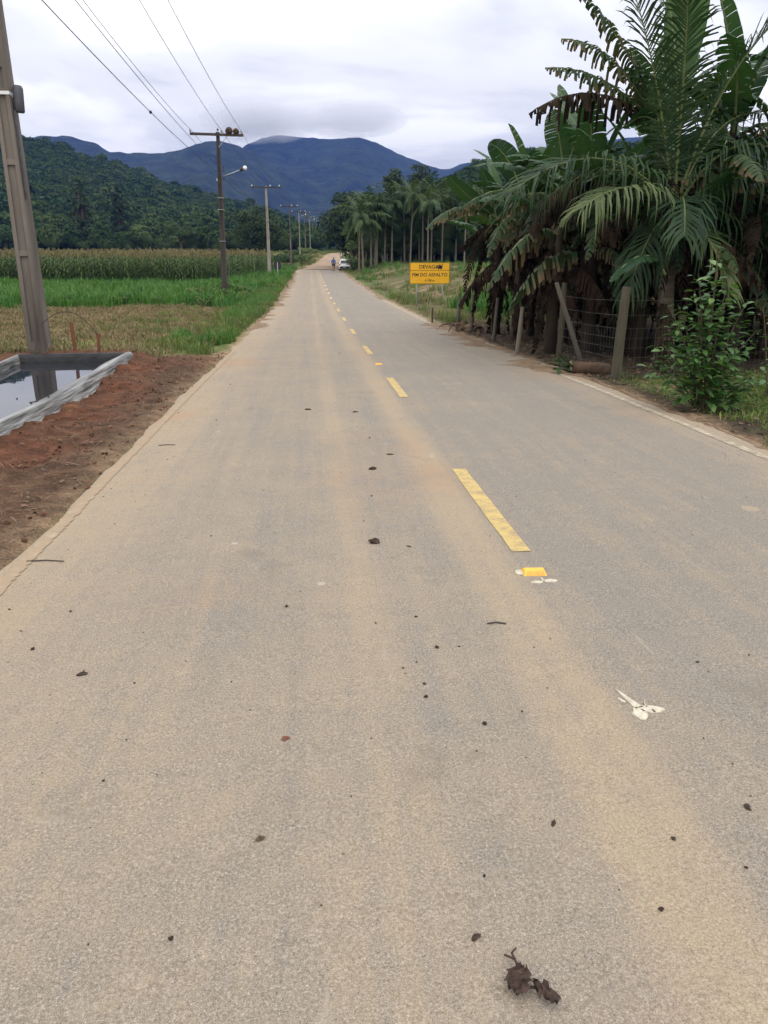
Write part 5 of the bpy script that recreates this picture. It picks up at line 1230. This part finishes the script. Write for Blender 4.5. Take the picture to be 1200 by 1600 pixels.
# ------------------------------------------------------------------ person walking
def skin_body(joints, edges, rads, mat, name, parent=None, sub=1):
    me = bpy.data.meshes.new(name); me.from_pydata(joints, edges, []); o = bpy.data.objects.new(name, me); COL.objects.link(o)
    sk = o.modifiers.new('skin', 'SKIN'); lay = me.skin_vertices[0] if me.skin_vertices else None
    for v, r_ in zip(lay.data, rads): v.radius = (r_, r_) if not hasattr(r_, '__len__') else r_
    lay.data[0].use_root = True
    sm = o.modifiers.new('sub', 'SUBSURF'); sm.levels = sub; sm.render_levels = sub
    dg = bpy.context.evaluated_depsgraph_get(); dg.update(); m2 = bpy.data.meshes.new_from_object(o.evaluated_get(dg))
    bpy.data.objects.remove(o); m2.materials.clear(); m2.materials.append(mat)
    m2.polygons.foreach_set('use_smooth', [True] * len(m2.polygons))
    return link(name, m2, parent)
pz = road_z(1.95, 107.0)
pe = empty('person', (1.95, 107.0, pz)); tag(pe, 'person in blue top and dark shorts walking on the road near the asphalt end', 'person')
J = [(0, 0, .94), (0, .01, 1.12), (0, .02, 1.38), (0, .02, 1.48), (0, .02, 1.56), (0, .02, 1.66), (0, .02, 1.71)]; E_ = [(0, 1), (1, 2), (2, 3), (3, 4), (4, 5), (5, 6)]; RA = [.14, .13, .145, .06, .075, .088, .05]
for s_ in (-1, 1):
    b_ = len(J); ph = .16 * s_
    J += [(s_ * .19, .02, 1.40), (s_ * .24, .02 - ph * .5, 1.14), (s_ * .25, .06 - ph, .90), (s_ * .25, .07 - ph, .83), (s_ * .24, .09 - ph, .79)]
    RA += [.055, .045, .034, .03, .022]; E_ += [(2, b_), (b_, b_ + 1), (b_ + 1, b_ + 2), (b_ + 2, b_ + 3), (b_ + 3, b_ + 4)]
    for k in range(4):
        f0 = len(J); yo = -.035 + .022 * k; lnk = (.055, .07, .075, .065)[k]
        J += [(s_ * .24, .09 - ph + yo, .765), (s_ * .235, .10 - ph + yo, .765 - lnk * .55), (s_ * .225, .105 - ph + yo, .765 - lnk)]; RA += [.011, .009, .008]
        E_ += [(b_ + 4, f0), (f0, f0 + 1), (f0 + 1, f0 + 2)]
    f0 = len(J); J += [(s_ * .235, .125 - ph, .80), (s_ * .228, .14 - ph, .77)]; RA += [.012, .009]; E_ += [(b_ + 3, f0), (f0, f0 + 1)]
    l0 = len(J)
    J += [(s_ * .095, 0, .88), (s_ * .10, .02 + ph * .6, .50), (s_ * .10, .0 + ph, .10), (s_ * .10, .02 + ph, .05), (s_ * .105, .14 + ph, .035)]
    RA += [.10, .062, .042, .045, .035]; E_ += [(0, l0), (l0, l0 + 1), (l0 + 1, l0 + 2), (l0 + 2, l0 + 3), (l0 + 3, l0 + 4)]
skin_body(J, E_, RA, M['skin'], 'body', pe)
skin_body([(0, 0, .96), (0, .01, 1.12), (0, .02, 1.36), (0, .02, 1.46), (.19, .02, 1.41), (.245, -.06, 1.14), (.252, -.09, .94), (-.19, .02, 1.41), (-.245, .10, 1.14), (-.252, .20, .94)], [(0, 1), (1, 2), (2, 3), (2, 4), (4, 5), (5, 6), (2, 7), (7, 8), (8, 9)], [.165, .155, .17, .085, .075, .062, .052, .075, .062, .052], M['cloth_blue'], 'jacket', pe)
skin_body([(0, 0, .97), (.10, 0, .88), (.105, .055, .58), (-.10, 0, .88), (-.105, -.04, .58)], [(0, 1), (1, 2), (0, 3), (3, 4)], [.155, .115, .09, .115, .09], M['cloth_navy'], 'shorts', pe)
vs, fs = blob((0, .02, 1.665), (.105, .115, .095), 12, 8, 0); MB().add(vs, fs).build('cap', M['cloth_blue'], pe, smooth=True)
for s_ in (-1, 1):
    MB().box((s_ * .036, .115, 1.625), (.022, .012, .010)).build('eye', M['cloth_navy'], pe)
    MB().box((s_ * .103, .14 + .16 * s_ - .06, .045), (.095, .27, .075)).build('shoe', M['rubber'], pe)

# ------------------------------------------------------------------ small things on the road
def rz_(x, y): return road_z(x, y)
# road stud with old glue marks
e = empty('road_stud', (-.02, 3.86, rz_(-.02, 3.86) + .001)); e.rotation_euler = (0, 0, R(-4)); tag(e, 'yellow raised road stud at the near end of the closest dash', 'road stud', 'road studs')
q = MB(); q.add([(-.065, -.048, 0), (.065, -.048, 0), (.065, .048, 0), (-.065, .048, 0), (-.055, -.022, .021), (.055, -.022, .021), (.055, .022, .021), (-.055, .022, .021)], [(0, 3, 2, 1), (4, 5, 6, 7), (0, 1, 5, 4), (1, 2, 6, 5), (2, 3, 7, 6), (3, 0, 4, 7)]); q.build('housing', M['stud_yellow'], e)
MB().add([(-.052, -.0455, .004), (.052, -.0455, .004), (.047, -.0275, .0185), (-.047, -.0275, .0185)], [(0, 1, 2, 3)]).build('reflector', M['stud_lens'], e)
o = e.copy(); COL.objects.link(o); o.location = (.0, 14.2, rz_(0, 14.2) + .001); tag(o, 'second raised yellow road stud, between the second and third dashes', 'road stud', 'road studs')
for ch in list(e.children): c = ch.copy(); COL.objects.link(c); c.parent = o
def splat(name, polys, loc, lab, mat='glue', h=.0035, cat='glue mark', group=None, sc=1.0):
    mb = MB()
    for P in polys:
        P = [(x * sc, y * sc) for x, y in P]; n_ = len(P); mb.add([(x, y, h) for x, y in P] + [(x * 1.03, y * 1.03, -.004) for x, y in P], [tuple(range(n_))] + [(i, i + n_, (i + 1) % n_ + n_, (i + 1) % n_) for i in range(n_)])
    o = mb.build(name, M[mat], None, (loc[0], loc[1], rz_(*loc) + .001)); tag(o, lab, cat, group); return o
def oval(cx, cy_, a, b_, n_=12, j=.12, rot=0): return [(cx + a * math.cos(k) * (1 + random.uniform(-j, j)) * math.cos(rot) - b_ * math.sin(k) * math.sin(rot), cy_ + a * math.cos(k) * math.sin(rot) + b_ * math.sin(k) * (1 + random.uniform(-j, j)) * math.cos(rot)) for k in np.linspace(0, 2 * math.pi, n_, False)]
splat('glue_mark', [oval(-.035, -.03, .042, .06, j=.25), oval(.05, .005, .075, .045, j=.22, rot=-.15), [(-.04, .02), (.012, .035), (-.03, .13), (-.075, .25), (-.065, .14)], [(-.085, .09), (-.07, .10), (-.10, .15), (-.108, .14)], [(.03, .03), (.036, .028), (.045, .10), (.04, .10)], [(.055, -.03), (.066, -.03), (.06, .0), (.05, .0)]], (.0, 2.43), 'cream star shaped glue mark where a stud is missing', sc=.62)
splat('glue_mark', [oval(-.055, 0, .045, .022), oval(.045, .012, .05, .028), [(-.01, .02), (.004, .02), (.0, .07), (-.012, .07)]], (.0, 3.72), 'pair of white glue rings in front of the yellow stud', sc=.75)
splat('glue_mark', [oval(-.02, 0, .035, .05)], (-.085, 3.87), 'white glue edge at the left end of the yellow stud', sc=.7)
# crumpled dead leaves in front
def dead_leaf(loc, L_, W_, rz, lab, seed, stem=.12):
    g = random.Random(seed); e = empty('dead_leaf', (loc[0], loc[1], rz_(*loc) + .004), rz); tag(e, lab, 'dead leaf', 'crumpled leaves in the foreground')
    n1_, n2_ = 11, 7; V = []
    for i in range(n1_):
        u = i / (n1_ - 1); w = W_ * max(.04, math.sin(math.pi * min(1, .1 + .85 * u)) ** .7)
        for j in range(n2_):
            v = (j / (n2_ - 1) - .5) * 2; ed = abs(v) > .9
            V.append(((u - .5) * L_ + g.uniform(-.006, .006), v * w * .5 * (g.uniform(.72, 1.12) if ed else 1), .006 + .018 * abs(math.sin(u * 6 + v * 4 + seed)) + g.uniform(0, .008)))
    link('blade', np_mesh('blade', V, grid_faces(n1_, n2_), M['dead_leaf']), e)
    MB().tube([(L_ * .35, 0, .012), (L_ * .5, .012, .014), (L_ * .5 + stem * .6, .035, .012), (L_ * .5 + stem, .03, .01)], [.004, .0035, .003, .0025], 5).build('stalk', M['dead_leaf'], e)
    MB().tube([(L_ * .5 + stem * .3, .02, .012), (L_ * .5 + stem * .35, .05, .012)], .0028, 5).build('stalk', M['dead_leaf'], e)
dead_leaf((-.78, 1.315), .075, .062, R(60), 'larger crumpled dark dead leaf at the bottom of the picture', 3, .05)
dead_leaf((-.727, 1.275), .065, .036, R(128), 'smaller dead leaf touching the larger crumpled one', 8, .035)
def clod(loc, s, lab, seed, rz=0, asp=(1, .7, .3), mat='clod_dark', group='dark clods on the asphalt', cat='clod', name='dirt_clod'):
    s *= .62; random.seed(seed); vs, fs = blob((0, 0, s * asp[2] * .3), (s * .5 * asp[0], s * .5 * asp[1], s * .5 * asp[2]), 9, 5, .42)
    o = MB().add(vs, fs).build(name, M[mat], None, (loc[0], loc[1], rz_(*loc)), (0, 0, rz)); tag(o, lab, cat, group)
clod((-.85, 1.46), .042, 'dark clod up and left of the crumpled leaves', 31, .4)
clod((.09, 1.86), .048, 'dark clod near the right edge of the foreground', 32, 1.0)
clod((-2.21, 2.94), .06, 'flat dark clod on the left lane by the dark stain', 33, .2, (1.2, .6, .35))
clod((-.86, 4.45), .10, 'dark bristly clod in the middle of the left lane', 34, .1, (1.2, .7, .6))
clod((-.66, 4.36), .04, 'small dark scrap just right of the bristly clod', 35, -.6, (1.4, .5, .3))
clod((-.73, 6.31), .075, 'dark clod farther up the lane than the bristly one', 36, .2, (1.2, .7, .6))
clod((-.53, 6.85), .07, 'curved dark scrap right of the farther clod', 37, -.3, (1.5, .5, .3))
clod((.39, 2.78), .03, 'small dark clod right of the cream glue mark', 38, 0)
clod((-.53, 1.85), .035, 'small elongated dark scrap above the crumpled leaves', 39, 1.0, (1.5, .5, .4))
clod((-1.41, 1.87), .04, 'small curled brown leaf scrap left of centre in the foreground', 40, .5, (1.1, .8, .4), 'litter', None, 'leaf scrap', 'leaf_scrap')
clod((-1.35, 2.38), .045, 'rusty red crumb of soil in the left lane', 41, .5, (1, 1, .25), 'wood_red', None, 'clod', 'red_clod')
clod((-.72, 9.12), .07, 'thin dark scrap far up the left lane', 42, .1, (1.7, .5, .4))
clod((-1.28, 9.36), .08, 'thin dark scrap left of the far one', 43, -.1, (1.7, .5, .4))
sm = [(-.87, 2.85), (-.8, 2.71), (-.7, 3.02), (-.6, 3.02), (-1.61, 1.53), (-1.38, 3.54), (-.95, 3.3), (-.75, 3.35), (-.62, 2.4), (-.9, 4.9), (-.8, 5.5), (-.66, 7.6), (-.75, 8.2), (-.2, 1.75), (.0, 1.55), (-.05, 1.62), (-.35, 1.5), (-2.5, 3.2), (-2.62, 3.4), (-2.45, 3.6)]
for i, (x, y) in enumerate(sm): clod((x, y), .017 + .008 * (i % 3), 'tiny dark crumb of dirt on the dusty asphalt', 60 + i, i, (1, .8, .6), group='tiny dirt crumbs')
for i, (x, y, ln, rz, lab) in enumerate([(-.38, 3.23, .09, -.1, 'thin dark twig on the road left of the yellow stud'), (-2.66, 7.52, .16, .05, 'dark twig near the left road edge below the pond'), (-2.81, 4.35, .22, -.1, 'long thin twig on the left road edge at the picture border')]):
    tag(MB().tube([(-ln / 2, 0, .004), (0, .012, .006), (ln / 2, 0, .004)], .004, 5).build('twig', M['wood_dark'], None, (x, y, rz_(x, y)), (0, 0, rz)), lab, 'twig', 'twigs on the road')

# ------------------------------------------------------------------ mist on the summits and haze in the valley
def volume_mat(name, col, dens, aniso=0.0):
    m = bpy.data.materials.new(name); m.use_nodes = True; t = m.node_tree; t.nodes.clear()
    o = N(t, 'ShaderNodeOutputMaterial'); v = N(t, 'ShaderNodeVolumePrincipled'); v.inputs['Color'].default_value = (*col, 1); v.inputs['Density'].default_value = dens; v.inputs['Anisotropy'].default_value = aniso
    L(t, v, 0, o, 'Volume'); return m
random.seed(5)
mm = volume_mat('summit_mist', (.995, .995, .997), .0036)
for i, (x, y, z, rx, ry_, rz2) in enumerate([(-150, 2840, 425, 200, 150, 70), (-160, 2840, 430, 150, 120, 52), (-165, 2840, 432, 100, 90, 36), (150, 2880, 440, 200, 150, 58), (160, 2880, 444, 140, 110, 42)]):
    vs, fs = blob((0, 0, 0), (rx, ry_, rz2), 30, 16, .035)
    o = MB().add(vs, fs).build('summit_mist', mm, None, (x, y, z), None, True); tag(o, ['thin outer mist round the left summit', 'mist round the left summit', 'thickest mist over the left summit', 'thin outer mist over the right summit', 'mist over the right summit'][i], kind='stuff')
hm = volume_mat('haze', (.085, .175, .56), .00019)
hb = MB().box((300, 1950, 262), (6600, 4500, 530)).build('haze', hm); tag(hb, 'bluish valley haze', kind='stuff')
